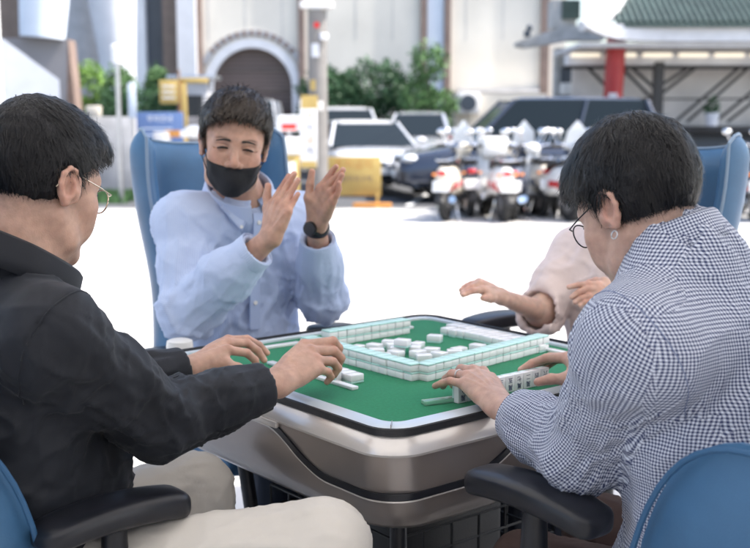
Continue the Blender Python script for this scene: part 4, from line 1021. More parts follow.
    bd = list(range(nu)) + [j * nu + nu - 1 for j in range(1, nv)] + [nv * nu - 2 - i for i in range(nu - 1)] + [j * nu for j in range(nv - 2, 0, -1)]
    for k in range(len(bd)): a, b = bd[k], bd[(k + 1) % len(bd)]; F.append((a, b, b + nu * nv, a + nu * nv))
    Vw = V @ Mx[:3, :3].T + Mx[:3, 3]; mk = mesh_obj('face_mask', Vw, np.array(F), M['mask'], base, world=True)
    for x, i in ((1, nu - 1), (-1, 0)):
        mb = MB(); a = V1[2 * nu + i]; b = V1[(nv - 3) * nu + i]; mb.tube([a, (x * .079, .008, .000), (x * .087, -.018, .016), (x * .089, -.030, .0), (x * .083, -.016, -.025), b], .0016, 6)
        mb.xf(Mx[:3, :3], Mx[:3, 3]); mb.obj('ear_loop', M['mask'], mk, world=True, angle=None)
    # shirt
    s = SDF(); torso(s, pel, ch, shR, shL, f, .160, .168, .70, .060)
    cR = eR * .16 + wR * .84; cL = eL * .16 + wL * .84
    s.cap(shR + [0, 0, -.02], shR * .5 + eR * .5, .058, .064, k=.08); s.cap(shL + [0, 0, -.02], shL * .5 + eL * .5, .056, .062, k=.08); s.cap(shL * .5 + shR * .5, nk + [0, 0, -.02], .08, .056, k=.04); s.cap(nk + [0, 0, -.065], shR + [0, 0, .004], .052, .056, k=.06); s.cap(nk + [0, 0, -.065], shL + [0, 0, .004], .052, .056, k=.06)
    sleeve(s, [shR * .5 + eR * .5, eR, eR * .5 + wR * .5, cR], [.070, .072, .064, .046], (cR, wR - eR), k=.02)
    sleeve(s, [shL * .5 + eL * .5, eL, eL * .5 + wL * .5, cL], [.068, .066, .058, .046], (cL, wL - eL), k=.02)
    sp = [Spine([pel + [0, 0, -.1], pel, ch, nk], .17, up=f), Spine([shR, eR, wR], .072), Spine([shL, eL, wL], .070)]
    sh = cloth('shirt', s, .0066, sp, M['oxford'], base, wr=[(eR + [0, 0, .03], .12, .013, unit(wR - eR) + [0, 0, -.3]), (eR * .35 + wR * .65, .07, .006, unit(wR - eR) + [.4, 0, .3]), (shR * .6 + eR * .4, .10, .006, [.5, 0, 1.]), (ch + f * .12, .16, .006, [1., 0, .5]), (ch + f * .10 + [0, 0, -.15], .16, .008, [1., 0, -.7]), (eL, .10, .008, [.3, 0, 1.]), (shL * .6 + eL * .4, .1, .007, [.5, 0, 1.]), (eR * .5 + wR * .5, .09, .006, unit(wR - eR))], fold=.0048, seed=23, calm=[(cL, .085), (cR, .085)], box=(f, r))
    cuff(sh, cR, wR - eR, .045, .055, M['oxford'], flare=1.05); cuff(sh, cL, wL - eL, .045, .055, M['oxford'])
    nd = unit(hc + [0, 0, -.05] - nk); cn = nk + nd * .004; collar(sh, 'collar', cn + nd * .008, nd * .7 + np.array([0, 0, .4]) + f * .12, f, .082, .092, .040, M['oxford'], open_=.22, fall=.048, tipdrop=.055)
    # button band and buttons on the chest
    mb = MB(); pts = []
    for k in range(14):
        q = cn + f * .04 + np.array([0, 0, -.03 - k * .024]); t = .20
        for _ in range(50): t -= float(np.clip(s.ev((q + f * t)[None])[0], -.02, .02)) * .8
        pts.append(q + f * (t + .0115))
    rr = [[p + r * .016, p + r * .0155 + f * .003, p - r * .0155 + f * .003, p - r * .016] for p in pts]; mb.loft(rr, False, closed=False); pk = mb.obj('placket', M['oxford'], sh, world=True)
    for sx in (-1, 1):
        A_, B_, T_c, B2 = cn + r * sx * .010 + [0, 0, .004], cn + r * sx * .062 + [0, 0, .022], cn + r * sx * .046 + [0, 0, -.078], cn + r * sx * .094 + [0, 0, -.012]
        G1 = []; nu_, nv_ = 12, 10
        for j in range(nv_):
            for i in range(nu_):
                u, v = i / (nu_ - 1), j / (nv_ - 1); q = (A_ * (1 - u) + B_ * u) * (1 - v) + (T_c * (1 - u) + B2 * u) * v; t = .22
                for _ in range(50): t -= float(np.clip(s.ev((q + f * t)[None])[0] - .011, -.02, .02)) * .8
                G1.append(q + f * max(t, -.02))
        G1 = np.array(G1); Gg = G1.reshape(nv_, nu_, 3)
        for _ in range(3): Gg[1:-1, 1:-1] = (Gg[:-2, 1:-1] + Gg[2:, 1:-1] + Gg[1:-1, :-2] + Gg[1:-1, 2:]) / 4
        G1 = Gg.reshape(-1, 3); nf = unit(f + r * sx * .35); V_ = np.vstack([G1 + nf * .0015, G1 - nf * .0015]); F_ = []; uv_ = []; nn_ = nu_ * nv_
        for o2 in (0, nn_):
            for j in range(nv_ - 1):
                for i in range(nu_ - 1): a = o2 + j * nu_ + i; F_.append((a, a + 1, a + nu_ + 1, a + nu_) if (o2 == 0) == (sx < 0) else (a, a + nu_, a + nu_ + 1, a + 1)); uv_ += [(i * .005, j * .008)] * 4
        bd2 = list(range(nu_)) + [j * nu_ + nu_ - 1 for j in range(1, nv_)] + [nn_ - 2 - i for i in range(nu_ - 1)] + [j * nu_ for j in range(nv_ - 2, 0, -1)]
        for k in range(len(bd2)): a, b = bd2[k], bd2[(k + 1) % len(bd2)]; F_.append((a, b, b + nn_, a + nn_)); uv_ += [(0, 0)] * 4
        fl_ = mesh_obj('collar_point', V_, np.array(F_), M['oxford'], sh, uv=uv_, world=True)
        mb = MB(); q = Gg[nv_ - 2, 1] + nf * .002; mb.cyl(q, q + nf * .003, .0045, None, 12); mb.obj('button', M['white_plastic'], fl_, world=True)
    for k in (1, 4, 7, 10):
        mb = MB(); mb.cyl(pts[k] + f * .002, pts[k] + f * .006, .0058, None, 14); mb.obj('button', M['white_plastic'], pk, world=True)
    s = SDF(); legs_sdf(s, hipR, hipL, kR, kL, aR, aL, .092, .072, .062)
    cloth('trousers', s, .010, [Spine([hipR, kR, aR], .08), Spine([hipL, kL, aL], .08)], M['navy'], base, fold=.004, seed=28)
    shoe(base, aR * [1, 1, 0], f, M['white_plastic']); shoe(base, aL * [1, 1, 0], f, M['white_plastic'])
    # watch on the left wrist
    d = unit(wL - eL); a1 = unit(np.cross(d, [0, 0, 1.])) if abs(d[2]) < .95 else unit(np.cross(d, [1., 0, 0])); b1 = np.cross(d, a1); c = wL - d * .006; mb = MB(); rings = []
    for z, k in ((-.010, 1), (-.010, 1.09), (0, 1.12), (.010, 1.09), (.010, 1)): rings.append([c + d * z + (a1 * math.cos(t) * 1.05 + b1 * math.sin(t)) * .0285 * k for t in np.arange(32) * 2 * math.pi / 32])
    mb.loft(rings, False); wt = mb.obj('watch', M['black_plastic'], base, world=True, angle=None)
    q = c + unit(np.array([-.5, -.85, 0])) * .030; mb = MB(); mb.cyl(q, q + unit(np.array([-.5, -.85, 0])) * .009, .019, .0175, 22); mb.obj('watch_case', M['dark_wire'], wt, world=True)
person_front()

# ===== player in pale pink, mostly hidden
def person_back():
    f = v3(-UX); r = np.cross(f, [0, 0, 1.])
    hc = P(633, 166, 3.02)
    o = dict(skin=(.56, .37, .295), eye=.003, fringe=.050, side=.0, nape=-.07, len=.04, t=.016, hres=.0035, hw=.96)
    nk = P(629, 226, 3.06); o['neck'] = nk
    base = thing('person', 'person in a pale pink top mostly hidden behind the man in checked shirt', 'person', (.70, 3.05, 0), 0, None)
    Mx = frame(hc, (-.70, -.72), math.radians(12), 0)
    shR = P(578, 252, 3.16); shL = P(672, 254, 2.96); pel = np.array([.71, 3.03, .58]); ch = P(616, 285, 3.06)
    eR = P(541, 312, 3.02); wR = P(502, 297, 2.86); eL = P(655, 318, 2.80); wL = P(618, 296, 2.70)
    hR = dict(arm=eR * .9 + wR * .1, wrist=wR, n=unit(np.array([.1, -.3, .95])), ra=.036, s=.92,
              kn=[P(482, 290, 2.80), P(480, 284, 2.82), P(479, 282, 2.84), P(479, 283, 2.86)],
              fingers=[[P(472, 291, 2.78), P(467, 293, 2.77), P(463, 295, 2.76)], [P(471, 287, 2.80), P(466, 291, 2.79), P(462, 293, 2.78)],
                       [P(471, 284, 2.82), P(466, 287, 2.81), P(461, 290, 2.80)], [P(472, 284, 2.85), P(467, 285, 2.84), P(463, 287, 2.83)]],
              thumb=[P(498, 297, 2.83), P(491, 298, 2.80), P(487, 298, 2.79), P(483, 298, 2.78)])
    hL = dict(arm=eL * .7 + wL * .3, wrist=wL, n=unit(np.array([.1, -.9, .3])), ra=.032, s=.90,
              kn=[P(598, 285, 2.68), P(599, 290, 2.67), P(600, 296, 2.66), P(601, 301, 2.655)],
              fingers=[[P(588, 284, 2.68), P(578, 285, 2.68), P(569, 287, 2.68)], [P(588, 289, 2.67), P(579, 292, 2.67), P(572, 297, 2.67)],
                       [P(589, 296, 2.66), P(582, 298, 2.66), P(575, 302, 2.66)], [P(591, 301, 2.655), P(585, 302, 2.655), P(580, 305, 2.655)]],
              thumb=[P(612, 289, 2.69), P(604, 282, 2.70), P(596, 281, 2.71), P(589, 282, 2.72)])
    hipR, hipL = pel + r * .10 + [0, 0, -.03], pel - r * .10 + [0, 0, -.03]
    kR = hipR + f * .38; kL = hipL + f * .38; aR = kR.copy(); aL = kL.copy(); aR[2] = aL[2] = .09
    core = [([pel, ch, nk], [.09, .10, .05]), ([shR, eR, hR['arm']], [.042, .038, .036]), ([shL, eL, hL['arm']], [.042, .036, .032]), ([shR, shL], [.04, .04]), ([hipR, kR, aR], [.06, .045, .035]), ([hipL, kL, aL], [.06, .045, .035])]
    build_body(base, o, Mx, [hR, hL], core); build_hair(base, o, Mx, M['hair'], M['hair_strand'], 2500, 9)
    s = SDF(); torso(s, pel, ch, shR, shL, f, .165, .170, .72, .060)
    cR = eR + (wR - eR) * .12; cL = eL + (wL - eL) * .1
    s.cap(shR, shR * .5 + eR * .5, .066, .070, k=.05); s.cap(shL, shL * .5 + eL * .5, .066, .070, k=.05)
    sleeve(s, [shR * .5 + eR * .5, eR, cR], [.068, .064, .062], (cR, wR - eR), inner=.006, k=.02); sleeve(s, [shL * .5 + eL * .5, eL, cL], [.072, .066, .060], (cL, wL - eL), inner=.006, k=.02)
    sp = [Spine([pel + [0, 0, -.1], pel, ch, nk], .17, up=f), Spine([shR, eR, wR], .07), Spine([shL, eL, wL], .07)]
    cloth('top', s, .0075, sp, M['pink'], base, wr=[(eR, .10, .006, [.3, 0, 1.]), (ch + f * .1 + [0, 0, -.1], .2, .006, [1., .4, .5])], fold=.0045, seed=33)
    s = SDF(); legs_sdf(s, hipR, hipL, kR, kL, aR, aL, .088, .07, .06)
    cloth('trousers', s, .011, [Spine([hipR, kR, aR], .08), Spine([hipL, kL, aL], .08)], M['navy'], base, fold=.004, seed=38)
    shoe(base, aR * [1, 1, 0], f, M['white_plastic']); shoe(base, aL * [1, 1, 0], f, M['white_plastic'])
person_back()
# ------------------------------------------------------------------ setting: ground, street
def brick_mat(name, c1, c2, cm, sx, sy, scale=1, rough=.85, mortar=.01, bump=.3):
    m = bpy.data.materials.new(name); m.use_nodes = True; n = m.node_tree.nodes; l = m.node_tree.links; b = n['Principled BSDF']; b.inputs['Roughness'].default_value = rough
    tc = n.new('ShaderNodeTexCoord'); k = n.new('ShaderNodeTexBrick'); l.new(tc.outputs['Object'], k.inputs['Vector'])
    k.inputs['Color1'].default_value = (*c1, 1); k.inputs['Color2'].default_value = (*c2, 1); k.inputs['Mortar'].default_value = (*cm, 1)
    k.inputs['Scale'].default_value = scale; k.inputs['Mortar Size'].default_value = mortar; k.inputs['Brick Width'].default_value = sx; k.inputs['Row Height'].default_value = sy
    t = n.new('ShaderNodeTexNoise'); t.inputs['Scale'].default_value = 1.3; t.inputs['Detail'].default_value = 8; l.new(tc.outputs['Object'], t.inputs['Vector'])
    r = n.new('ShaderNodeMapRange'); r.inputs[1].default_value = .3; r.inputs[2].default_value = .7; r.inputs[3].default_value = .86; r.inputs[4].default_value = 1.08; l.new(t.outputs[0], r.inputs[0])
    x = n.new('ShaderNodeMix'); x.data_type = 'RGBA'; x.blend_type = 'MULTIPLY'; x.inputs[0].default_value = 1; l.new(k.outputs[0], x.inputs[6]); l.new(r.outputs[0], x.inputs[7]); l.new(x.outputs[2], b.inputs['Base Color'])
    u = n.new('ShaderNodeBump'); u.inputs['Strength'].default_value = bump; u.inputs['Distance'].default_value = .004; u.invert = True; l.new(k.outputs['Fac'], u.inputs['Height']); l.new(u.outputs[0], b.inputs['Normal'])
    return m
M['pave'] = brick_mat('pale_paving', (.60, .58, .55), (.55, .53, .50), (.34, .33, .31), .6, .3, mortar=.006)
M['asphalt'] = mat('asphalt', (.075, .077, .082), .9, noise=.25, nscale=2.2, bump=.6, bscale=120, bdist=.004, detail=9)
M['line'] = mat('road_paint', (.70, .70, .68), .7, noise=.12, nscale=6)
M['kerb'] = mat('kerb_concrete', (.40, .39, .37), .85, noise=.15, nscale=5, bump=.3, bscale=60)
M['soil'] = mat('far_ground', (.16, .15, .13), .95, noise=.2, nscale=.4)
def sheet(name, pts, z, m, kind='structure'):
    q = MB(); q.add([(x, y, z) for x, y in pts], [tuple(range(len(pts)))]); return tag(q.obj(name, m, None, smooth=False), kind=kind)
sheet('ground', [(-400, -300), (400, -300), (400, 600), (-400, 600)], -.13, M['soil'])
q = MB(); q.box((0, 3.2, -.06), (80, 26.0, .12)); tag(q.obj('pavement', M['pave'], None, smooth=False), kind='structure')
q = MB(); q.box((0, 16.30, -.0575), (80, .18, .13), None, .015); tag(q.obj('kerb', M['kerb'], None), kind='structure')
sheet('road', [(-60, 16.38), (60, 16.38), (60, 60), (-60, 60)], -.10, M['asphalt'])
for k, (a, b) in enumerate([((.55, 18.2), (1.25, 22.6)), ((3.9, 18.2), (4.6, 22.6)), ((-2.1, 18.6), (-1.9, 23.0)), ((-9, 17.4), (9, 17.4))]):
    d = unit([b[0] - a[0], b[1] - a[1]]); n_ = np.array([-d[1], d[0]]) * .06; a = np.array(a); b = np.array(b)
    sheet('road_marking', [a - n_, b - n_, b + n_, a + n_], -.096, M['line'])

# unseen canopy added to shade the players, unseen shop front added to cut backlight
M['awn'] = mat('added_awning_fabric', (.80, .79, .77), .8, noise=.05)
_n = M['awn'].node_tree.nodes; _l = M['awn'].node_tree.links; _t = _n.new('ShaderNodeBsdfTranslucent'); _t.inputs[0].default_value = (.80, .79, .77, 1); _m = _n.new('ShaderNodeMixShader'); _m.inputs[0].default_value = .60
_l.new(_n['Principled BSDF'].outputs[0], _m.inputs[1]); _l.new(_t.outputs[0], _m.inputs[2]); _l.new(_m.outputs[0], _n['Material Output'].inputs[0]); M['wall_beige'] = mat('beige_render', (.62, .60, .57), .9, noise=.06, nscale=2, bump=.3, bscale=30)
aw = thing('added_awning', 'unseen pale flat canopy on four thin posts, added to shade the players', 'added_awning', (0, 1.2, 0))
q = MB(); q.box((1.6, -.3, 2.78), (9.6, 5.5, .05)); q.obj('roof_sheet', M['awn'], aw, smooth=False)
q = MB(); q.box((1.6, 2.47, 2.70), (9.66, .05, .16)); q.obj('valance', M['awn'], aw, smooth=False)
for x in (-3.0, 6.2):
    for y in (-2.9, 2.3): q = MB(); q.cyl((x, y, 0), (x, y, 2.76), .035); q.obj('post', M['steel'], aw)
sf = thing('added_shop_front', 'unseen beige shop front with a dark glass window, added to cut backlight', 'building', (0, -4.4, 0))
q = MB(); q.box((0, -.2, 2.5), (16, .4, 5)); q.obj('wall', M['wall_beige'], sf, smooth=False)
M['glass_dark'] = mat('dark_glass', (.02, .025, .03), .08, spec=.7)
for x in (-4, 0, 4):
    q = MB(); q.box((x, .02, 1.35), (3.0, .06, 2.1)); wn = q.obj('window', M['glass_dark'], sf, smooth=False)

# ------------------------------------------------------------------ far buildings
M['cream_wall'] = mat('cream_render', (.74, .69, .60), .9, noise=.10, nscale=.7, bump=.2, bscale=20, detail=10)
M['brown_trim'] = mat('brown_pilaster', (.22, .16, .135), .8, noise=.15, nscale=3)
M['pale_blue'] = mat('pale_blue_panel', (.62, .68, .76), .7, noise=.05, nscale=2)
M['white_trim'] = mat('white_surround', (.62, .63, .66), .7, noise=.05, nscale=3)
M['grey_trim'] = mat('grey_moulding', (.42, .42, .43), .8, noise=.12, nscale=4)
M['concrete'] = mat('lilac_concrete', (.24, .23, .235), .85, noise=.1, nscale=1.2, bump=.3, bscale=20)
M['dark_panel'] = mat('slate_panel', (.07, .085, .105), .5, noise=.15, nscale=1)
M['brown_dark'] = mat('brown_cladding', (.15, .12, .105), .7, noise=.2, nscale=2)
def shutter_mat():
    m = mat('brown_shutter', (.12, .088, .078), .6); n = m.node_tree.nodes; l = m.node_tree.links; tc = n.new('ShaderNodeTexCoord'); wv = n.new('ShaderNodeTexWave'); wv.bands_direction = 'Z'; wv.inputs['Scale'].default_value = 2.6; wv.inputs['Distortion'].default_value = .1
    l.new(tc.outputs['Object'], wv.inputs['Vector']); r = n.new('ShaderNodeMapRange'); r.inputs[3].default_value = .7; r.inputs[4].default_value = 1.25; l.new(wv.outputs[1], r.inputs[0])
    x = n.new('ShaderNodeMix'); x.data_type = 'RGBA'; x.blend_type = 'MULTIPLY'; x.inputs[0].default_value = 1; x.inputs[6].default_value = (.12, .088, .078, 1); l.new(r.outputs[0], x.inputs[7]); l.new(x.outputs[2], n['Principled BSDF'].inputs['Base Color']); return m
M['shutter'] = shutter_mat()
BY = 32.0
def X(px, Y=BY): return (px - 375) / FPX * Y
def Zp(py, Y=BY): return P(375, py, Y)[2]
hall = thing('hall', 'cream building with brown pilasters and a white arched gateway', 'building', (X(380), BY, 0))
M['blk_cable'] = mat('cable', (.02, .02, .02), .6)
def hpart(name, x0, x1, z0, z1, y, d, m, par=hall, bev=0, **k):
    q = MB(); q.box(((x0 + x1) / 2, y + d / 2, (z0 + z1) / 2), (abs(x1 - x0), d, z1 - z0), None, bev); return q.obj(name, m, par, smooth=False, world=True, **k)
# wall with the arch cut in it
ax, ar = X(254.5), 39.5 / FPX * BY; sz = Zp(88); top = 9.0
def arch_wall():
    x0, x1 = X(199), X(562); V = []; F = []
    n = 24; arc = [(ax + ar * math.cos(a), sz + ar * math.sin(a)) for a in np.linspace(math.pi, 0, n)]
    q = MB(); q.box(((x0 + ax - ar) / 2, BY + .25, top / 2), (ax - ar - x0, .5, top)); q.box(((x1 + ax + ar) / 2, BY + .25, top / 2), (x1 - ax - ar, .5, top))
    for (xa, za), (xb, zb) in zip(arc[:-1], arc[1:]):
        q.loft([[np.array([xa, BY, za]), np.array([xa, BY + .5, za]), np.array([xa, BY + .5, top]), np.array([xa, BY, top])], [np.array([xb, BY, zb]), np.array([xb, BY + .5, zb]), np.array([xb, BY + .5, top]), np.array([xb, BY, top])]], cap=False)
    return q.obj('wall', M['cream_wall'], hall, smooth=False, world=True)
arch_wall()
def arch_band(name, r0, r1, y, d, m, low=0.0, a0=0, a1=math.pi, par=None):
    rr = []
    for a in np.linspace(a0, a1, 34):
        c, s_ = math.cos(a), math.sin(a); rr.append([np.array([ax + c * r0, y, sz + s_ * r0]), np.array([ax + c * r1, y, sz + s_ * r1]), np.array([ax + c * r1, y + d, sz + s_ * r1]), np.array([ax + c * r0, y + d, sz + s_ * r0])])
    q = MB(); q.loft(rr)
    if a0 == 0:
        for s_ in (-1, 1): q.box((ax + s_ * (r0 + r1) / 2, y + d / 2, sz / 2), (r1 - r0, d, sz - .004))
    return q.obj(name, m, par or hall, smooth=False, world=True)
arch_band('arch_surround', ar * .985, ar * 1.20, BY - .10, .24, M['white_trim'])
arch_band('arch_moulding', ar * 1.27, ar * 1.42, BY - .06, .06, M['grey_trim'], a0=.45, a1=math.pi - .45)
for a in np.linspace(.75, math.pi - .75, 13):
    q = MB(); c = np.array([ax + math.cos(a) * ar * 1.345, BY - .075, sz + math.sin(a) * ar * 1.345]); q.box(c, (.10, .03, .16), roty(-(a - math.pi / 2)), .01); q.obj('arch_letter', M['white_trim'] if 0 else M['brown_trim'], hall, world=True)
q = MB(); q.box((ax, BY + .22, 1.75), (2.6, .06, 3.7)); q.obj('shutter', M['shutter'], hall, smooth=False, world=True)
for a, b, m_ in ((300, 306, 'brown_trim'), (419.5, 425.5, 'brown_trim'), (443, 449, 'brown_trim'), (537, 545, 'brown_trim'), (199, 206, 'brown_trim')):
    hpart('pilaster', X(a), X(b), 0, top, BY - .14, .138, M[m_])
hpart('panel', X(426.2), X(442.3), 0, top, BY - .04, .038, M['pale_blue'])
hpart('cornice', X(457), X(536), Zp(93), Zp(89), BY - .25, .25, M['grey_trim'])
hpart('lean_to', X(449.8), X(536), 0, Zp(95), BY - 1.6, 1.59, M['cream_wall'])
q = MB(); q.box((X(466, BY - 1.6), BY - 1.8, Zp(104)), (.62, .36, .56), None, .03); ac = tag(q.obj('fan_unit', M['white_plastic'], None), 'small grey fan unit on the low cream wall behind the parked cars', 'fan unit')
q = MB(); c = np.array([X(466, BY - 1.6), BY - 1.985, Zp(104)]); q.cyl(c, c + [0, -.02, 0], .22, None, 24); g = q.obj('fan_grille', M['dark_panel'], ac)
for b in range(9): hpart('wall_joint', X(212 + b * 36), X(212.5 + b * 36), Zp(40), top, BY - .006, .004, M['grey_trim'])
for b in range(5): q = MB(); q.box((ax, BY + .17, .5 + b * .55), (2.2, .05, .05)); q.obj('shutter_rail', M['brown_dark'], hall, smooth=False, world=True)
for y_, sag in ((26.5, .35), (27.2, .25)):
    q = MB(); p0 = np.array([X(318.5, 17), 17.0, 3.9 + (y_ - 26.5) * .3]); p1 = np.array([X(620, y_), y_, 4.6]); q.tube([p0 + (p1 - p0) * t - np.array([0, 0, sag * 4 * t * (1 - t)]) for t in np.linspace(0, 1, 20)], .012, 5)
    tag(q.obj('overhead_cable', M['blk_cable'], None), 'thin dark cable running from the pole towards the pavilion, ' + ('upper one' if y_ > 27 else 'lower one'), 'cable')
# neighbour on the left: white columns, slate panels, swept concrete
tower = thing('tower_base', 'foot of a tower with white cone columns, slate panels and a swept grey concrete arch', 'building', (X(120), BY, 0))
def tpart(name, a, b, z0, z1, y, d, m): return hpart(name, X(a, y), X(b, y), z0, z1, y, d, M[m], tower)
tpart('white_pier', 181, 199, 0, 9, 31.6, .5, 'white_trim'); tpart('brown_panel', 167, 181.6, 0, 9, 32.0, .3, 'brown_dark'); tpart('slate_panel', 148.5, 168, 0, 9, 32.4, .3, 'dark_panel')
tpart('white_pier', 136, 149, 0, 9, 32.0, .4, 'pale_blue'); tpart('back_wall', -80, 140, 0, 9, 34.5, .4, 'brown_dark')
q = MB(); q.tube([(X(124, 31), 31, -.1), (X(122, 31), 31, 3), (X(114, 31), 31, 6.5)], [.42, .50, .85], 20); q.obj('column', M['white_trim'], tower, world=True)
q = MB(); q.tube([(X(88, 33), 33, 1.2), (X(96, 33), 33, 3), (X(98, 33), 33, 7.5)], [.55, .72, .95], 24); q.obj('swept_shaft', M['grey_trim'], tower, world=True)
q = MB(); q.tube([(X(49, 24), 24, Zp(38, 24)), (X(60, 24), 24, 6)], [.47, .64], 28); q.obj('cone_column', M['pale_blue'], tower, world=True)
# plinth with slanted side
z1 = Zp(38, 24); V = [(X(8, 24), 24, 0), (X(66, 24), 24, 0), (X(73, 24), 24, z1), (X(-4, 24), 24, z1)]
q = MB(); q.loft([[np.array(v) for v in V], [np.array(v) + [-.3, .3, 0] for v in V]]); q.obj('plinth', M['concrete'], tower, smooth=False, world=True)
V = [(X(66.5, 24.4), 24.4, 0), (X(84, 24.4), 24.4, 0), (X(74, 24.4), 24.4, z1), (X(73.4, 24.4), 24.4, z1)]
q = MB(); q.loft([[np.array(v) for v in V], [np.array(v) + [0, .6, 0] for v in V]]); q.obj('brown_fin', M['brown_trim'], tower, smooth=False, world=True)
# sunlit area built as a white wall, top cut along the shadow edge
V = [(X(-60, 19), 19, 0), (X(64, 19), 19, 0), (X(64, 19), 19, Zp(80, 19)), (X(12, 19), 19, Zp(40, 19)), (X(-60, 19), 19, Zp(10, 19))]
q = MB(); q.loft([[np.array(v) for v in V], [np.array(v) + [-.1, .3, 0] for v in V]]); tag(q.obj('sunlit_area_wall', M['white_trim'], None, smooth=False), 'white wall standing for a sunlit area, its top slanting along the shadow edge, at the far left of the photo', 'wall')
q = MB(); q.cyl((X(4.5, 15), 15, 0), (X(4.5, 15), 15, 4.6), .045); tag(q.obj('slim_pole', M['white_plastic'], None), 'slim white pole in front of the white wall at the far left', 'pole')

# ------------------------------------------------------------------ pavilion on the right
PY = 22.0
M['red'] = mat('red_lacquer', (.40, .03, .03), .4, noise=.1, nscale=4); M['green_tile'] = mat('green_roof_tile', (.060, .090, .078), .45, noise=.25, nscale=3, bump=.3, bscale=10)
M['white_fascia'] = mat('white_fascia', (.62, .62, .63), .75, noise=.10, nscale=3, bump=.2, bscale=20); M['weathered'] = mat('weathered_eave', (.44, .44, .43), .85, noise=.25, nscale=4, bump=.3, bscale=20)
M['soffit_lamp'] = mat('soffit_lamp', (.8, .75, .6), .5, emit=((1, .88, .70), .30)); M['truss'] = mat('dark_steelwork', (.045, .043, .042), .5)
M['reflect_panel'] = mat('pale_glazing', (.74, .70, .66), .5, noise=.22, nscale=.9, detail=6)
pav = thing('pavilion', 'pavilion with a green tiled roof, upturned white eaves and one red column', 'building', (X(700, PY), PY, 0))
def ppart(name, m, q, smooth=False): return q.obj(name, M[m], pav, smooth=smooth, world=True)
q = MB(); q.cyl((X(607, PY), PY, 0), (X(612, PY), PY, Zp(34, PY)), .185, .19, 24); ppart('column', 'red', q, True)
q = MB(); q.box((X(608, PY), PY - .19, Zp(100, PY)), (.17, .02, .26)); ppart('notice', 'white_trim', q)
# main eave: fascia swept up at its left corner
def eave(name, pts, hgt, dep, m, up=0):
    rr = [[np.array([x, y, z]), np.array([x, y, z + h]), np.array([x, y + dep, z + h]), np.array([x, y + dep, z])] for (x, y, z), h in zip(pts, hgt)]
    q = MB(); q.loft(rr); return ppart(name, m, q, True)
pp = [(580, 24, -.0, .06), (585, 28, .1, .13), (592, 31.5, .25, .20), (602, 35, .5, .24), (618, 38, .8, .27), (640, 39.5, 1.0, .28), (680, 40, 1.2, .28), (760, 40, 1.2, .28), (900, 40, 1.2, .28)]
eave('eave_fascia', [(X(a, PY - 1.2), PY - 1.2 + c * .3, Zp(b, PY - 1.2)) for a, b, c, h in pp], [h for *_, h in pp], .35, 'white_fascia')
# hip ridge sweeping down to the corner
q = MB(); q.tube([(X(577, PY - 1.1), PY - 1.1, Zp(26, PY - 1.1)), (X(592, PY - .9), PY - .9, Zp(22, PY - .9)), (X(606, PY - .5), PY - .5, Zp(12, PY - .5)), (X(614, PY), PY, Zp(-2, PY)), (X(616, PY + .6), PY + .6, Zp(-22, PY + .6))], [.10, .15, .16, .15, .15], 12); ppart('hip_ridge', 'white_fascia', q, True)
# green roof plane with ribs
V = [(X(612, PY - 1), PY - .95, Zp(23, PY - 1)), (X(900, PY - 1), PY - .95, Zp(23, PY - 1)), (X(900, PY), PY + 2.6, 5.2), (X(622, PY), PY + 2.6, 5.2)]
q = MB(); q.loft([[np.array(v) for v in V], [np.array(v) + [0, 0, -.08] for v in V]], flip=True); rf = ppart('tiled_roof', 'green_tile', q)
q = MB()
for k in range(46):
    x = V[0][0] + .06 + k * .125; 
    if x < V[1][0]: q.cyl((x, PY - .97, V[0][2] + .02), (x, PY + 2.6, 5.22), .035, None, 8)
q.obj('tile_ribs', M['green_tile'], rf, world=False).location = (-pav.location.x, -pav.location.y, 0)
# soffit, beam, lamps
q = MB(); q.box((X(760, PY), PY + .9, Zp(47, PY)), (7.6, 3.2, .08)); ppart('soffit', 'white_fascia', q)
q = MB(); q.box((X(760, PY), PY + .6, Zp(60, PY + .6)), (7.7, .3, .22)); ppart('beam', 'white_fascia', q)
for k in range(6):
    a = 571 + k * 36; q = MB(); q.box(((X(a, PY) + X(a + 29, PY)) / 2, PY + .40, Zp(55, PY + .4)), (X(a + 29, PY) - X(a, PY), .10, .075), None, .01); ppart('strip_lamp', 'soffit_lamp', q)
q = MB(); q.box((X(760, PY + 1.6), PY + 1.6, Zp(95, PY + 1.6)), (8.2, .1, 1.35)); ppart('glazing', 'reflect_panel', q)
def bar(a, b, w, y=PY + .75, name='brace', m='truss'):
    p0 = np.array([X(a[0], y), y, Zp(a[1], y)]); p1 = np.array([X(b[0], y), y, Zp(b[1], y)]); q = MB(); q.cyl(p0, p1, w, None, 8); ppart(name, m, q)
q = MB(); q.box((X(654, PY + .5), PY + .5, Zp(95, PY + .5)), (.19, .19, 1.3)); ppart('post', 'truss', q)
for a, b in (((585, 68), (612, 96)), ((618, 68), (650, 100)), ((628, 68), (655, 92)), ((690, 68), (655, 96)), ((683, 68), (653, 88)), ((733, 68), (672, 122)), ((742, 68), (684, 122)), ((775, 68), (712, 122)), ((790, 68), (724, 122)), ((830, 68), (770, 122))): bar(a, b, .033)
bar((560, 67), (860, 67), .045, name='rail'); bar((560, 99), (860, 99), .018, name='rail'); bar((560, 131), (860, 131), .10, name='rail')
q = MB(); q.box((X(760, PY + 1), PY + 1.2, Zp(131, PY + 1) / 2 - .05), (8.2, .3, Zp(131, PY + 1))); ppart('base_wall', 'dark_panel', q)
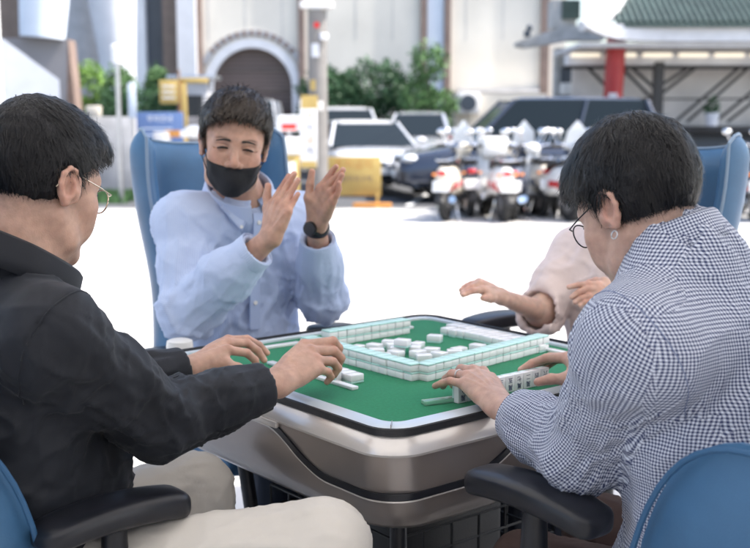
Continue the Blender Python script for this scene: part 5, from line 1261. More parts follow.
# side wing with weathered eave
wing = thing('side_wing', 'small grey wing with a weathered eave left of the red column', 'building', (X(560, 25), 25, 0))
def wpart(name, m, q, smooth=False): return q.obj(name, M[m], wing, smooth=smooth, world=True)
q = MB(); q.box((X(573, 25), 25.4, 1.2), (.85, .5, 3.4)); wpart('wall', 'weathered', q)
rr = [[np.array([X(a, 24.5), 24.5, Zp(b, 24.5)]), np.array([X(a, 24.5), 24.5, Zp(b, 24.5) + h]), np.array([X(a, 24.5), 25.2, Zp(b, 24.5) + h]), np.array([X(a, 24.5), 25.2, Zp(b, 24.5)])] for a, b, h in ((515, 45, .07), (524, 47, .18), (545, 44, .27), (565, 40, .30), (600, 40, .30))]
q = MB(); q.loft(rr); wpart('eave', 'weathered', q)
q = MB(); q.box((X(560, 25), 25.3, Zp(14, 25)), (.55, .6, .62)); wpart('parapet', 'weathered', q)
q = MB(); q.box((X(566, 25), 24.95, Zp(10, 25)), (.40, .1, .42)); wpart('roof_patch', 'green_tile', q)
q = MB(); q.box((X(571, 25), 25.1, Zp(82, 25)), (.55, .1, .62)); wpart('niche', 'dark_panel', q)
q = MB(); q.box((X(570, 24.8), 24.85, Zp(89, 24.8)), (.50, .3, .26), None, .02); tag(q.obj('air_conditioner', M['white_plastic'], None), 'white air conditioner in the dark niche left of the red column', 'air conditioner')
q = MB(); q.box((X(524, 24.3), 24.3, Zp(34, 24.3)), (.13, .16, .14), None, .02); q.sph((X(526, 24.3), 24.25, Zp(28, 24.3)), .07); tag(q.obj('floodlight', M['dark_panel'], None), 'small dark floodlight on the tip of the weathered eave', 'light')
# potted plant on the ledge
pt = thing('potted_plant', 'potted plant in a white pot on the dark ledge of the pavilion', 'plant', (X(707, 22.4), 22.3, Zp(131, 22.4) + .10))
q = MB(); q.tube([(0, 0, 0), (0, 0, .26)], [.12, .15], 16); q.obj('pot', M['white_trim'], pt)

# ------------------------------------------------------------------ plants
def leaf_mat(name, c):
    m = mat(name, [v * 1.5 for v in c], .55, noise=.35, nscale=1.2, spec=.3); return m
M['leaf'] = leaf_mat('leaf', (.060, .115, .042)); M['leaf_light'] = leaf_mat('leaf_light', (.13, .22, .05)); M['leaf_dark'] = leaf_mat('leaf_dark', (.035, .075, .035)); M['bark'] = mat('bark', (.13, .10, .08), .9, noise=.3, nscale=12, bump=.6, bscale=30, bdist=.01)
def leaves(name, blobs, n, size, m, parent, seed):
    R = np.random.RandomState(seed); V = []; F = []
    wts = np.array([b[1][0] * b[1][1] * b[1][2] for b in blobs]); wts = wts / wts.sum(); C = []
    for (c, r), wgt in zip(blobs, wts):
        k = int(n * wgt); d = R.normal(size=(k, 3)); d /= np.linalg.norm(d, axis=1)[:, None]; rad = R.uniform(.35, 1, k)[:, None] ** .6
        C.append(np.asarray(c) + d * rad * np.asarray(r) * (1 + .22 * vnoise(d * 3 + seed, seed))[:, None])
    C = np.concatenate(C); C = C[vnoise(C * 2.6, seed) + .35 * vnoise(C * 7, seed + 1) > -.42]; k = len(C)
    a = R.normal(size=(k, 3)); a /= np.linalg.norm(a, axis=1)[:, None]; b = np.cross(a, R.normal(size=(k, 3))); b /= np.linalg.norm(b, axis=1)[:, None]
    s = (R.uniform(.6, 1.3, k) * size)[:, None]
    Q = np.stack([C - a * s, C - b * s * .45, C + a * s, C + b * s * .45], 1).reshape(-1, 3); F = np.arange(4 * k).reshape(k, 4)
    return mesh_obj(name, Q, F, m, parent, smooth=False)
def plant(name, label, cat, x, y, blobs, n, size, m, seed, trunk=True, th=1.0, tr=.06, z0=0, group=None):
    t = thing(name, label, cat, (x, y, z0), 0, group)
    if trunk:
        q = MB(); q.tube([(0, 0, -.12), (.03, 0, th * .5), (0, .02, th)], [tr * 1.3, tr, tr * .8], 10)
        for i, (c, r) in enumerate(blobs[:6]): q.tube([(0, 0, th * .7), np.array(c) * .5 + [0, 0, th * .4], c], [tr * .7, tr * .45, tr * .15], 6)
        q.obj('trunk', M['bark'], t)
    leaves('crown', blobs, n, size, M[m], t, seed); return t
for (px, Y, blobs, n, sz_, m_, sd_, lab, th) in (
    (378, 29.5, [((0, 0, 2.2), (1.0, .7, .75)), ((-1.0, 0, 1.9), (.85, .6, .7)), ((.85, .1, 1.9), (.8, .6, .7)), ((0, 0, 1.1), (1.5, .6, .7))], 8200, .075, 'leaf_dark', 31, 'broad dark green tree behind the white cars', 1.3),
    (428, 28.5, [((0, 0, 2.75), (.5, .4, .55)), ((.35, 0, 1.7), (.45, .4, .4)), ((-.35, 0, 1.9), (.45, .4, .5)), ((.1, 0, 1.15), (.5, .4, .45))], 2400, .075, 'leaf', 32, 'slender light green tree right of the broad dark tree', 1.6),
    (324, 29.6, [((0, 0, 2.1), (.7, .5, .6)), ((.5, 0, 1.6), (.7, .5, .7)), ((-.3, 0, 1.2), (.6, .5, .6))], 4200, .075, 'leaf_dark', 33, 'dark shrub behind the utility pole', 1.0)):
    plant('tree', lab, 'tree', X(px, Y), Y, blobs, n, sz_, m_, sd_, th=th)
plant('shrub', 'bright green shrub behind the low wall at the left', 'shrub', X(92, 26), 26, [((0, 0, 2.0), (.55, .4, .6)), ((.15, 0, 1.4), (.6, .4, .6))], 2600, .065, 'leaf_light', 34, th=1.0)
plant('shrub', 'darker green shrub beside the lamp post', 'shrub', X(118, 25), 25.4, [((0, 0, 2.0), (.45, .4, .55)), ((.1, 0, 1.3), (.55, .4, .6))], 2400, .065, 'leaf', 35, th=1.0)
plant('shrub', 'small upright shrub in front of the slate panel', 'shrub', X(160, 30), 30, [((0, 0, 1.9), (.45, .4, .9))], 1500, .07, 'leaf', 36, th=1.0)
leaves('crown', [((0, 0, .36), (.17, .15, .22))], 300, .05, M['leaf_dark'], pt, 37)
# clipped hedge and low wall on the left
h_ = thing('hedge', 'clipped dark green hedge above the grey wall at the left', 'hedge', (X(150, 23), 23, 0))
leaves('foliage', [((x, 0, 1.55), (.34, .28, .45)) for x in np.arange(-.7, .9, .22)], 4200, .045, M['leaf_dark'], h_, 38)
q = MB(); q.box((0, 0, .7), (1.4, .3, 1.2), None, .05); q.obj('core', M['leaf_dark'], h_)
lw = [(-7.3, 21.5), (-5.4, 21.2), (-3.9, 20.8)]
for k, (a, b, lab) in enumerate(((X(60, 21.6), X(139, 21.6), 'low grey stone wall left of the blue board'), (X(187, 21.6), X(214, 21.6), 'short low grey wall right of the blue board'))):
    q = MB(); q.box(((a + b) / 2, 21.6, .62), (b - a, .3, 1.48), None, .02); tag(q.obj('low_wall', M['concrete'] if k else M['grey_trim'], None), lab, 'wall')
gr = MB(); 
g0 = thing('grass_verge', None, None, (0, 0, 0)); bpy.data.objects.remove(g0)
R = np.random.RandomState(5); k = 2600; C = np.c_[R.uniform(X(60, 20), X(142, 20), k), R.uniform(18.6, 20.6, k), np.full(k, -.1)]; d = np.c_[R.normal(0, .03, k), R.normal(0, .03, k), R.uniform(.06, .16, k)]
Q = np.stack([C - [.012, 0, 0], C + [.012, 0, 0], C + d + [.004, 0, 0], C + d - [.004, 0, 0]], 1).reshape(-1, 3); tag(mesh_obj('grass', Q, np.arange(4 * k).reshape(k, 4), M['leaf'], None, smooth=False), kind='stuff')

# ------------------------------------------------------------------ cars
M['car_white'] = mat('white_car_paint', (.60, .61, .63), .18, coat=1); M['car_silver'] = mat('silver_car_paint', (.50, .52, .55), .22, metal=.5, coat=1); M['car_navy'] = mat('navy_car_paint', (.035, .045, .07), .16, coat=1, metal=.3)
M['car_glass'] = mat('car_glass', (.012, .018, .022), .12, spec=.22); M['tyre'] = mat('tyre', (.02, .02, .02), .8); M['alloy'] = mat('alloy', (.5, .5, .52), .3, metal=1); M['lamp_glass'] = mat('lamp_glass', (.75, .78, .8), .05, spec=1, coat=1); M['red_lamp'] = mat('red_lamp', (.5, .02, .02), .2); M['amber'] = mat('amber', (.8, .25, .03), .25); M['blk'] = mat('black_trim', (.015, .015, .016), .5)
def ring_at(x, zb, zt, hw, ht, n=20, e=.42):
    out = []
    for a in np.arange(n) * 2 * math.pi / n:
        c, s_ = math.cos(a), math.sin(a); yy = math.copysign(abs(c) ** e, c); zz = math.copysign(abs(s_) ** e, s_)
        k = (zz + 1) / 2; out.append(np.array([x, yy * (hw + (ht - hw) * k), zb + (zt - zb) * k]))
    return out
def build_car(name, label, cat, x, y, rz, paint, L=4.5, W=1.8, Hh=1.42, suv=False, z=-.1):
    T = thing(name, label, cat, (x, y, z), rz); h = L / 2; w_ = W / 2
    belt = .92 if not suv else 1.05
    st = [(-h, .42, .70, .80), (-h + .06, .30, belt - .10, .90), (-h + .35, .24, belt, .96), (-h + 1.0, .22, belt + .02, 1), (0, .22, belt, 1), (h - 1.35, .22, belt - .02, 1), (h - .8, .22, belt - .10, .98), (h - .25, .24, belt - .20, .93), (h - .05, .30, belt - .30, .86), (h, .40, belt - .42, .78)]
    q = MB(); q.loft([ring_at(a, b, c, w_ * d, w_ * d * .93) for a, b, c, d in st]); q.obj('body', paint, T, angle=35)
    # cabin glass, roof, pillars
    xr, xf = (-h + .25, h - 1.30) if not suv else (-h + .12, h - 1.25); tr = [(xr, xr + (.75 if not suv else .3)), (xf - .75, xf)]
    a0, a1, b0, b1 = xr, tr[0][1], tr[1][0], xf
    def cab(off): return [np.array(p) for p in ()]
    wb, wt = w_ * .92, w_ * .70
    bot = [(a0, -wb, belt - .03), (b1, -wb, belt - .03), (b1, wb, belt - .03), (a0, wb, belt - .03)]; tp = [(a1, -wt, Hh - .05), (b0, -wt, Hh - .05), (b0, wt, Hh - .05), (a1, wt, Hh - .05)]
    q = MB(); q.loft([[np.array(p) for p in bot], [np.array(p) for p in tp]]); q.obj('windows', M['car_glass'], T, smooth=False)
    q = MB(); q.loft([ring_at(a, Hh - .09, Hh - .09 + t, wt * 1.03 * s_, wt * .9 * s_, 16, .5) for a, t, s_ in ((a1 - .04, .03, .9), (a1 + .12, .085, 1), ((a1 + b0) / 2, .10, 1.02), (b0 - .12, .085, 1), (b0 + .04, .03, .9))]); q.obj('roof', paint, T)
    for s_ in (-1, 1):
        for (p0, p1, r) in (((b1 - .03, s_ * wb, belt - .03), (b0, s_ * wt, Hh - .06), .035), ((a0 + .03, s_ * wb, belt - .03), (a1, s_ * wt, Hh - .06), .05), (((a0 + b1) / 2 - .1, s_ * (wb + .005), belt - .03), ((a1 + b0) / 2 - .1, s_ * (wt + .01), Hh - .06), .03)):
            q = MB(); q.cyl(p0, p1, r, None, 8); q.obj('pillar', paint, T)
        for xw in (-h + .85, h - .85):
            c = np.array([xw, s_ * (w_ - .12), .33]); q = MB(); rg = []
            for yy, rr_ in ((-.10, .24), (-.10, .31), (-.06, .33), (.06, .33), (.10, .31), (.10, .24)): rg.append([c + [math.cos(a) * rr_, yy, math.sin(a) * rr_] for a in np.arange(28) * 2 * math.pi / 28])
            q.loft(rg); wh_ = q.obj('wheel', M['tyre'], T); q = MB(); q.cyl(c + [0, s_ * .085, 0], c + [0, s_ * .105, 0], .22, .20, 20); q.obj('rim', M['alloy'], wh_)
        q = MB(); q.sph((h - .22, s_ * w_ * .70, belt - .30), (.16, .20, .085), 14, 8, rotz(-s_ * .35)); q.obj('headlight', M['lamp_glass'], T)
        q = MB(); q.sph((-h + .08, s_ * w_ * .74, belt - .14), (.08, .15, .10), 14, 8); q.obj('tail_light', M['red_lamp'], T)
        q = MB(); q.sph((b1 - .12, s_ * (w_ + .06), belt + .08), (.08, .12, .075), 12, 8); q.obj('mirror', paint, T)
        q = MB(); q.box((h - .07, s_ * w_ * .55, .42), (.06, .22, .09), None, .02); q.obj('fog_lamp', M['blk'], T)
    q = MB(); q.box((h - .045, 0, belt - .36), (.06, W * .42, .15), None, .02); g = q.obj('grille', M['blk'], T)
    q = MB(); q.box((h - .01, 0, belt - .36), (.02, W * .40, .012)); q.sph((h - .005, 0, belt - .36), (.02, .06, .06), 12, 8); q.obj('grille_bar', M['alloy'], g)
    q = MB(); q.box((h - .03, 0, .36), (.06, W * .62, .13), None, .02); q.obj('bumper_intake', M['blk'], T)
    q = MB(); q.box((h + .005, 0, .47), (.02, .5, .11)); q.obj('number_plate', M['white_plastic'], T)
    return T
build_car('parked_car', 'white sedan parked facing us behind the yellow board', 'car', X(364, 21.5), 22.4, math.radians(-78), M['car_white'], L=4.4, W=1.84, Hh=1.40)
build_car('parked_car', 'white suv standing behind the white sedan', 'car', X(345, 27.5), 28.0, math.radians(-86), M['car_white'], L=4.4, W=1.8, Hh=1.72, suv=True)
build_car('parked_car', 'silver car facing us between the trees and the navy suv', 'car', X(420, 26.5), 27.3, math.radians(-95), M['car_silver'], L=4.2, W=1.62, Hh=1.60, suv=True)
build_car('parked_car', 'navy blue suv parked side on behind the scooters', 'car', X(531, 18.9), 19.6, math.radians(184), M['car_navy'], L=4.7, W=1.88, Hh=1.80, suv=True)
build_car('parked_car', 'silver van standing in the arched gateway', 'van', X(248, 29), 30.0, math.radians(-90), M['car_silver'], L=4.4, W=1.7, Hh=1.95, suv=True)

# ------------------------------------------------------------------ scooters
M['sc_white'] = mat('white_scooter_plastic', (.74, .73, .70), .25, coat=.6); M['sc_cream'] = mat('cream_scooter_plastic', (.66, .60, .50), .25, coat=.6); M['sc_dark'] = mat('dark_scooter_plastic', (.05, .06, .09), .25, coat=.6); M['sc_red'] = mat('red_scooter_plastic', (.50, .03, .03), .25, coat=.6); M['chrome'] = mat('chrome', (.8, .8, .8), .08, metal=1)
def build_scooter(label, x, y, rz, paint, accent, box=False, shield=False):
    T = thing('scooter', label, 'scooter', (x, y, 0), rz, 'scooters parked in a row at the kerb'); T.scale = (.93, .93, .93)   # +x forward
    q = MB(); q.loft([ring_at(a, zb, zt, w_, w_ * .7, 16, .7) for a, zb, zt, w_ in ((-.78, .60, .68, .06), (-.70, .50, .76, .13), (-.50, .38, .80, .17), (-.25, .34, .78, .17), (-.02, .32, .66, .15))]); q.obj('rear_body', paint, T)
    q = MB(); q.loft([ring_at(a, .27, .33, .16, .16, 12, .5) for a in (-.15, .1, .42)]); q.obj('floor_board', M['blk'], T)
    q = MB(); q.loft([ring_at(a, z0, z1, w_, w_ * .8, 14, .6) for a, z0, z1, w_ in ((.36, .26, .34, .17), (.42, .28, .62, .20), (.48, .42, .92, .17), (.50, .62, .98, .12))]); q.obj('leg_shield', paint, T)
    q = MB(); q.loft([ring_at(a, zb, zt, w_, w_ * .85, 14, .6) for a, zb, zt, w_ in ((-.66, .78, .84, .10), (-.45, .79, .89, .14), (-.2, .77, .87, .14), (.0, .70, .78, .09))]); q.obj('seat', M['blk'], T)
    for xw, nm in ((-.55, 'rear_wheel'), (.60, 'front_wheel')):
        c = np.array([xw, 0, .25]); q = MB(); rg = [[c + [math.cos(a) * r_, yy, math.sin(a) * r_] for a in np.arange(24) * 2 * math.pi / 24] for yy, r_ in ((-.05, .17), (-.055, .22), (-.03, .25), (.03, .25), (.055, .22), (.05, .17))]
        q.loft(rg); wh_ = q.obj(nm, M['tyre'], T); q = MB(); q.cyl(c - [0, .06, 0], c + [0, .06, 0], .13, None, 16); q.obj('rim', M['alloy'], wh_)
    q = MB(); rr = [[np.array([.60 + math.cos(a) * r_, yy, .25 + math.sin(a) * r_]) for yy, r_ in ((-.08, .27), (-.06, .31), (0, .325), (.06, .31), (.08, .27))] for a in np.linspace(.35, 2.5, 10)]; q.loft(rr, False, closed=False); q.obj('front_fender', paint, T)
    q = MB(); q.tube([(.60, .08, .25), (.54, .08, .62), (.50, 0, .95)], .022, 8); q.tube([(.60, -.08, .25), (.54, -.08, .62), (.50, 0, .95)], .022, 8); q.obj('fork', M['chrome'], T)
    q = MB(); q.tube([(.40, -.34, 1.02), (.44, -.2, 1.05), (.48, 0, 1.0), (.44, .2, 1.05), (.40, .34, 1.02)], .016, 8); hb = q.obj('handlebar', M['chrome'], T)
    for s_ in (-1, 1):
        q = MB(); q.cyl((.40, s_ * .24, 1.04), (.38, s_ * .36, 1.02), .02); q.obj('grip', M['blk'], hb)
        q = MB(); q.tube([(.44, s_ * .2, 1.05), (.42, s_ * .27, 1.2)], .007, 6); q.sph((.42, s_ * .28, 1.24), (.025, .065, .045), 12, 8); q.obj('mirror', M['chrome'], T)
        q = MB(); q.sph((-.74, s_ * .12, .66), (.03, .03, .02), 10, 6); q.obj('indicator', M['amber'], T)
    q = MB(); q.sph((.52, 0, .98), (.10, .12, .10), 14, 10); q.obj('headlight_cowl', paint, T)
    q = MB(); q.sph((.60, 0, .97), (.04, .08, .07), 14, 8); q.obj('headlight', M['lamp_glass'], T)
    q = MB(); q.sph((-.77, 0, .68), (.035, .075, .035), 14, 8); q.obj('tail_light', M['red_lamp'], T)
    q = MB(); q.box((-.82, 0, .50), (.02, .24, .15), roty(.2), .005); pl = q.obj('number_plate', M['white_plastic'], T)
    q = MB(); q.loft([ring_at(a, zb, zt, .07, .07, 12, .6) for a, zb, zt in ((-.92, .24, .30), (-.80, .26, .42), (-.5, .34, .50))]); q.obj('rear_fender', M['blk'], T)
    q = MB(); q.tube([(-.2, -.16, .22), (-.5, -.17, .24), (-.85, -.17, .33)], [.03, .055, .05], 10); q.obj('exhaust', M['chrome'], T)
    q = MB(); q.tube([(-.45, .1, .3), (-.5, .19, .01), (-.5, -.19, .01), (-.45, -.1, .3)], .012, 6); q.obj('stand', M['chrome'], T)
    q = MB(); q.tube([(-.4, -.14, .84), (-.62, -.13, .88), (-.78, -.08, .86), (-.78, .08, .86), (-.62, .13, .88), (-.4, .14, .84)], .011, 6); q.obj('grab_rail', M['chrome'], T)
    q = MB(); q.loft([ring_at(a, .42, .60, .155, .16, 14, .7) for a in (-.60, -.2)]) ; q.obj('side_trim', accent, T)
    if box: q = MB(); q.box((-.80, 0, 1.02), (.36, .38, .30), None, .05); q.obj('top_box', paint, T)
    if shield: q = MB(); q.loft([[np.array([.5 - k * .10, -.20 * (1 - k * .25), .98 + k * .26]), np.array([.53 - k * .10, 0, .98 + k * .28]), np.array([.5 - k * .10, .20 * (1 - k * .25), .98 + k * .26]), np.array([.52 - k * .10, 0, .97 + k * .44])] for k in (0, .5, 1)]); q.obj('windscreen', M['lamp_glass'], T)
    return T
SC = [(455, 14.9, 72, 'sc_cream', 'sc_red', 0, 0, 'cream scooter with rounded tail at the left end of the scooter row'),
      (472, 16.0, 106, 'sc_white', 'sc_white', 1, 1, 'white delivery scooter with a top box, behind the cream scooter'),
      (494, 14.8, 98, 'sc_white', 'sc_red', 0, 0, 'white scooter with red tail lamp, second from the left of the row'),
      (519, 15.0, 76, 'sc_dark', 'sc_dark', 0, 0, 'dark blue scooter in the middle of the row'),
      (550, 14.8, 112, 'sc_white', 'sc_red', 0, 0, 'white and red scooter beside the right hand man'),
      (578, 15.0, 84, 'sc_white', 'sc_dark', 0, 1, 'white scooter partly behind the right hand man\'s hair'),
      (463, 15.5, 95, 'sc_dark', 'sc_white', 0, 0, 'dark scooter squeezed between the cream and the first white scooter'),
      (531, 15.5, 99, 'sc_cream', 'sc_dark', 0, 1, 'cream scooter with a small windscreen right of the middle of the row'),
      (564, 15.6, 70, 'sc_dark', 'sc_dark', 0, 0, 'dark scooter between the two white scooters beside the dark hair'),
      (535, 16.2, 96, 'sc_dark', 'sc_red', 0, 0, 'dark scooter parked behind the white and red scooter'),
      (505, 16.3, 84, 'sc_cream', 'sc_white', 0, 0, 'cream scooter behind the white scooter with the red lamp'),
      (748, 14.9, 80, 'sc_dark', 'sc_red', 0, 0, 'dark scooter with red trim at the right edge beyond the blue chair'),
      (781, 14.9, 92, 'sc_white', 'sc_white', 0, 0, 'white scooter cut by the right edge of the photo')]
for px, Y, a, p_, c_, b_, s_, lab in SC: build_scooter(lab, X(px, Y), Y, math.radians(a), M[p_], M[c_], b_, s_)

# ------------------------------------------------------------------ street furniture
M['yellow'] = mat('yellow_paint', (.48, .34, .11), .5, noise=.08, nscale=5); M['orange'] = mat('orange_paint', (.50, .22, .05), .5, noise=.08); M['sign_blue'] = mat('blue_board', (.10, .16, .32), .5, noise=.06); M['pole_grey'] = mat('pole_concrete', (.20, .19, .18), .8, noise=.1, nscale=6, bump=.3, bscale=40); M['red_paint'] = mat('red_paint', (.60, .03, .03), .4)
def text(name, s, size, m, parent, loc, rot=(math.pi / 2, 0, 0), ext=.001, ax_='CENTER'):
    cu = bpy.data.curves.new(name, 'FONT'); cu.body = s; cu.size = size; cu.extrude = ext; cu.align_x = ax_; cu.align_y = 'CENTER'
    o = bpy.data.objects.new(name, cu); COL.objects.link(o); dg = bpy.context.evaluated_depsgraph_get(); me = bpy.data.meshes.new_from_object(o.evaluated_get(dg)); bpy.data.objects.remove(o)
    me.materials.clear(); me.materials.append(m); ob = bpy.data.objects.new(name, me); COL.objects.link(ob); ob.parent = parent; ob.location = loc; ob.rotation_euler = rot; return ob
t = thing('utility_pole', 'tall pale concrete pole left of the white sedan', 'pole', (X(318.5, 17.0), 17.0, 0))
q = MB(); q.cyl((0, 0, -.12), (0, 0, 8), .155, .12, 20); q.obj('shaft', M['pole_grey'], t)
for z_ in (2.95, 3.08): q = MB(); q.cyl((0, 0, z_), (0, 0, z_ + .04), .165, None, 20); q.obj('steel_band', M['steel'], t)
q = MB(); q.box((0, -.05, 3.02), (.50, .28, .10), None, .02); q.obj('bracket', M['white_plastic'], t)
q = MB(); q.cyl((0, -.14, 2.72), (0, -.165, 2.72), .045, None, 14); q.obj('red_sticker', M['red_paint'], t)
for k_, (z_, a_, w_, h_2, mm) in enumerate(((1.75, -.5, .10, .16, 'yellow'), (1.45, .35, .09, .14, 'white_plastic'), (2.25, -.2, .12, .20, 'white_trim'), (2.5, .5, .07, .10, 'sign_blue'), (1.1, 0, .12, .12, 'orange'))):
    q = MB(); q.loft([[np.array([math.sin(a_ + d_) * .147, -math.cos(a_ + d_) * .147, z_ + zz]) for zz in (0, h_2)] for d_ in np.linspace(-w_ * 3.4, w_ * 3.4, 6)], False, closed=False); q.obj('sticker', M[mm], t)
q = MB(); q.box((.11, -.14, 2.55), (.12, .06, .10), None, .02); q.obj('junction_box', M['white_plastic'], t)
t = thing('pole_banner', 'upright white and yellow notice panel strapped to the concrete pole', 'sign', (X(309, 16.8), 16.8, 0))
q = MB(); q.box((0, 0, 1.12), (.26, .03, 1.02), None, .008); q.obj('board', M['white_plastic'], t)
q = MB(); q.box((.02, -.02, 1.58), (.25, .01, .20)); q.obj('yellow_field', M['yellow'], t, smooth=False); q = MB(); q.box((0, -.02, .64), (.24, .01, .10)); q.obj('yellow_field', M['yellow'], t, smooth=False)
for k, s in enumerate('주차금지'): text('lettering', s, .15, M['ink'] if k % 2 else M['orange'], t, (.03, -.02, 1.36 - k * .175))
t = thing('ticket_machine', 'cream barrier machine with a red display beside the barrier arm', 'machine', (X(290, 16.9), 16.9, -.1))
q = MB(); q.box((0, 0, .50), (.30, .30, .80), None, .03); q.obj('cabinet', M['yellow'], t)
q = MB(); q.box((0, -.02, 1.02), (.33, .32, .26), None, .03); q.obj('top_unit', M['white_plastic'], t)
q = MB(); q.box((0, -.155, .55), (.20, .012, .46), None, .004); q.obj('front_panel', M['white_plastic'], t)
q = MB(); q.cyl((0, 0, 1.13), (0, 0, 1.25), .04); q.obj('neck', M['steel'], t)
q = MB(); q.box((0, 0, 1.36), (.36, .14, .24), None, .03); dp = q.obj('display_housing', M['white_plastic'], t)
q = MB(); q.box((0, -.075, 1.31), (.22, .012, .085), None, .003); q.obj('red_display', mat('red_display', (.5, .02, .02), .4, emit=((1, .03, .02), .5)), dp)
t = thing('barrier_arm', 'white barrier arm with orange ends across the car park entrance', 'barrier', (X(225, 16.9), 17.15, 1.0))
x0, x1 = X(166, 17.1) - X(225, 16.9), X(282, 17.1) - X(225, 16.9)
q = MB(); q.box(((x0 + x1) / 2, 0, .10), (x1 - x0, .05, .10), None, .01); q.obj('arm', M['white_plastic'], t)
for a in (x0 + .12, x0 + .75, x1 - .25): q = MB(); q.box((a, 0, .10), (.24, .056, .106), None, .004); q.obj('orange_band', M['orange'], t)
q = MB(); q.sph((x0 + .45, 0, .13), (.16, .06, .10)); q.obj('foam_sleeve', M['white_plastic'], t); q = MB(); q.sph((x0 + 1.25, 0, .13), (.2, .06, .11)); q.obj('foam_sleeve', M['white_plastic'], t)
q = MB(); q.box((x0 - .05, .05, -.47), (.24, .24, 1.2), None, .02); q.obj('rest_post', M['grey_trim'], t)
# yellow board in front of the white car
t = thing('barricade', 'yellow board barricade standing in front of the white sedan', 'barricade', (X(353.5, 17.6), 17.6, -.1))
q = MB(); q.box((0, 0, .52), (.88, .04, .62), None, .01); bd_ = q.obj('board', M['yellow'], t)
for s in (-1, 1):
    q = MB(); q.box((s * .38, 0, .12), (.05, .05, .26), None, .005); q.box((s * .38, 0, .02), (.10, .5, .05), None, .01); q.obj('leg', M['yellow'], t)
q = MB(); q.box((.30, -.1, .05), (.62, .18, .10), None, .02); q.obj('foot_block', M['orange'], t)
text('lettering', '주차금지', .17, M['orange'], bd_, (0, -.024, .70)); text('lettering', '전용주차구역', .11, M['brown_trim'], bd_, (0, -.024, .47))
# blue board, yellow sign, orange gate frame
t = thing('notice_board', 'blue notice board with a pale heading at the car park entrance', 'sign', (X(162, 19), 19, -.1))
q = MB(); q.box((0, 0, 1.08), (.80, .05, .92), None, .01); b_ = q.obj('board', M['sign_blue'], t)
for s in (-1, 1): q = MB(); q.cyl((s * .36, .03, 0), (s * .36, .03, 1.5), .025); q.obj('post', M['steel'], t)
text('heading', '주차안내', .12, M['white_plastic'], b_, (0, -.03, 1.42))
for k in range(5): q = MB(); q.box((-.05 + .02 * (k % 2), -.028, 1.26 - k * .11), (.52 - .06 * (k % 3), .004, .022)); q.obj('text_line', M['pale_blue'], b_, smooth=False)
t = thing('yellow_sign', 'square yellow sign on a brown post above the blue board', 'sign', (X(172.5, 20), 20, -.1))
q = MB(); q.cyl((.16, .02, 0), (.16, .02, 2.3), .03); q.obj('post', M['brown_trim'], t)
q = MB(); q.box((-.01, -.03, 1.90), (.34, .03, .42), None, .005); s_ = q.obj('panel', M['yellow'], t); 
for k in range(3): q = MB(); q.box((-.01, -.048, 2.0 - k * .10), (.22, .004, .03)); q.obj('text_line', M['white_plastic'], s_, smooth=False)
t = thing('gate_frame', 'orange and yellow angled frame beside the yellow sign', 'frame', (X(190, 20), 20, -.1))
q = MB(); q.box((-.08, 0, 1.65), (.13, .08, .95), None, .01); q.box((.12, 0, 2.10), (.5, .08, .09), None, .01); q.box((-.08, 0, .60), (.10, .08, 1.2), None, .01); q.obj('frame', M['yellow'], t)
for k in range(9): q = MB(); q.cyl((-.13, -.042, 1.25 + k * .10), (-.13, -.05, 1.25 + k * .10), .014, None, 8); q.obj('lamp_dot', M['red_paint'], t)
t = thing('entry_booth', 'small grey roofed booth behind the orange frame', 'booth', (X(197, 23), 23, 0))
q = MB(); q.box((0, 0, 2.16), (1.0, .9, .08), None, .02); q.obj('roof', M['steel'], t); q = MB(); q.box((0, 0, 1.0), (.62, .6, 2.24), None, .02); q.obj('cabin', M['grey_trim'], t); q = MB(); q.box((0, -.31, 1.45), (.42, .02, .7)); q.obj('window', M['glass_dark'], t, smooth=False)
t = thing('lamp_post', 'thin grey lamp post with a white lantern near the left man\'s hair', 'lamp post', (X(121.5, 18.8), 18.8, -.1))
q = MB(); q.cyl((0, 0, 0), (0, 0, 2.35), .045, .04, 14); q.obj('shaft', M['steel'], t)
q = MB(); q.cyl((0, 0, 2.35), (0, 0, 2.62), .09, .10, 18); q.sph((0, 0, 2.62), (.11, .11, .05)); q.obj('lantern', M['white_plastic'], t)
t = thing('small_sign', 'narrow pale blue and white sign beside the lamp post', 'sign', (X(135, 20), 20, -.1))
q = MB(); q.cyl((0, .02, 0), (0, .02, 2.1), .02); q.obj('post', M['steel'], t); q = MB(); q.box((0, 0, 1.75), (.14, .03, .62), None, .005); q.obj('panel', M['pale_blue'], t)
q = MB(); q.box((X(97, 21.2), 21.2, 1.47), (.26, .22, .20), None, .02); tag(q.obj('flower_box', M['sc_cream'], None), 'small cream box on the low grey wall by the left man\'s hair', 'box')

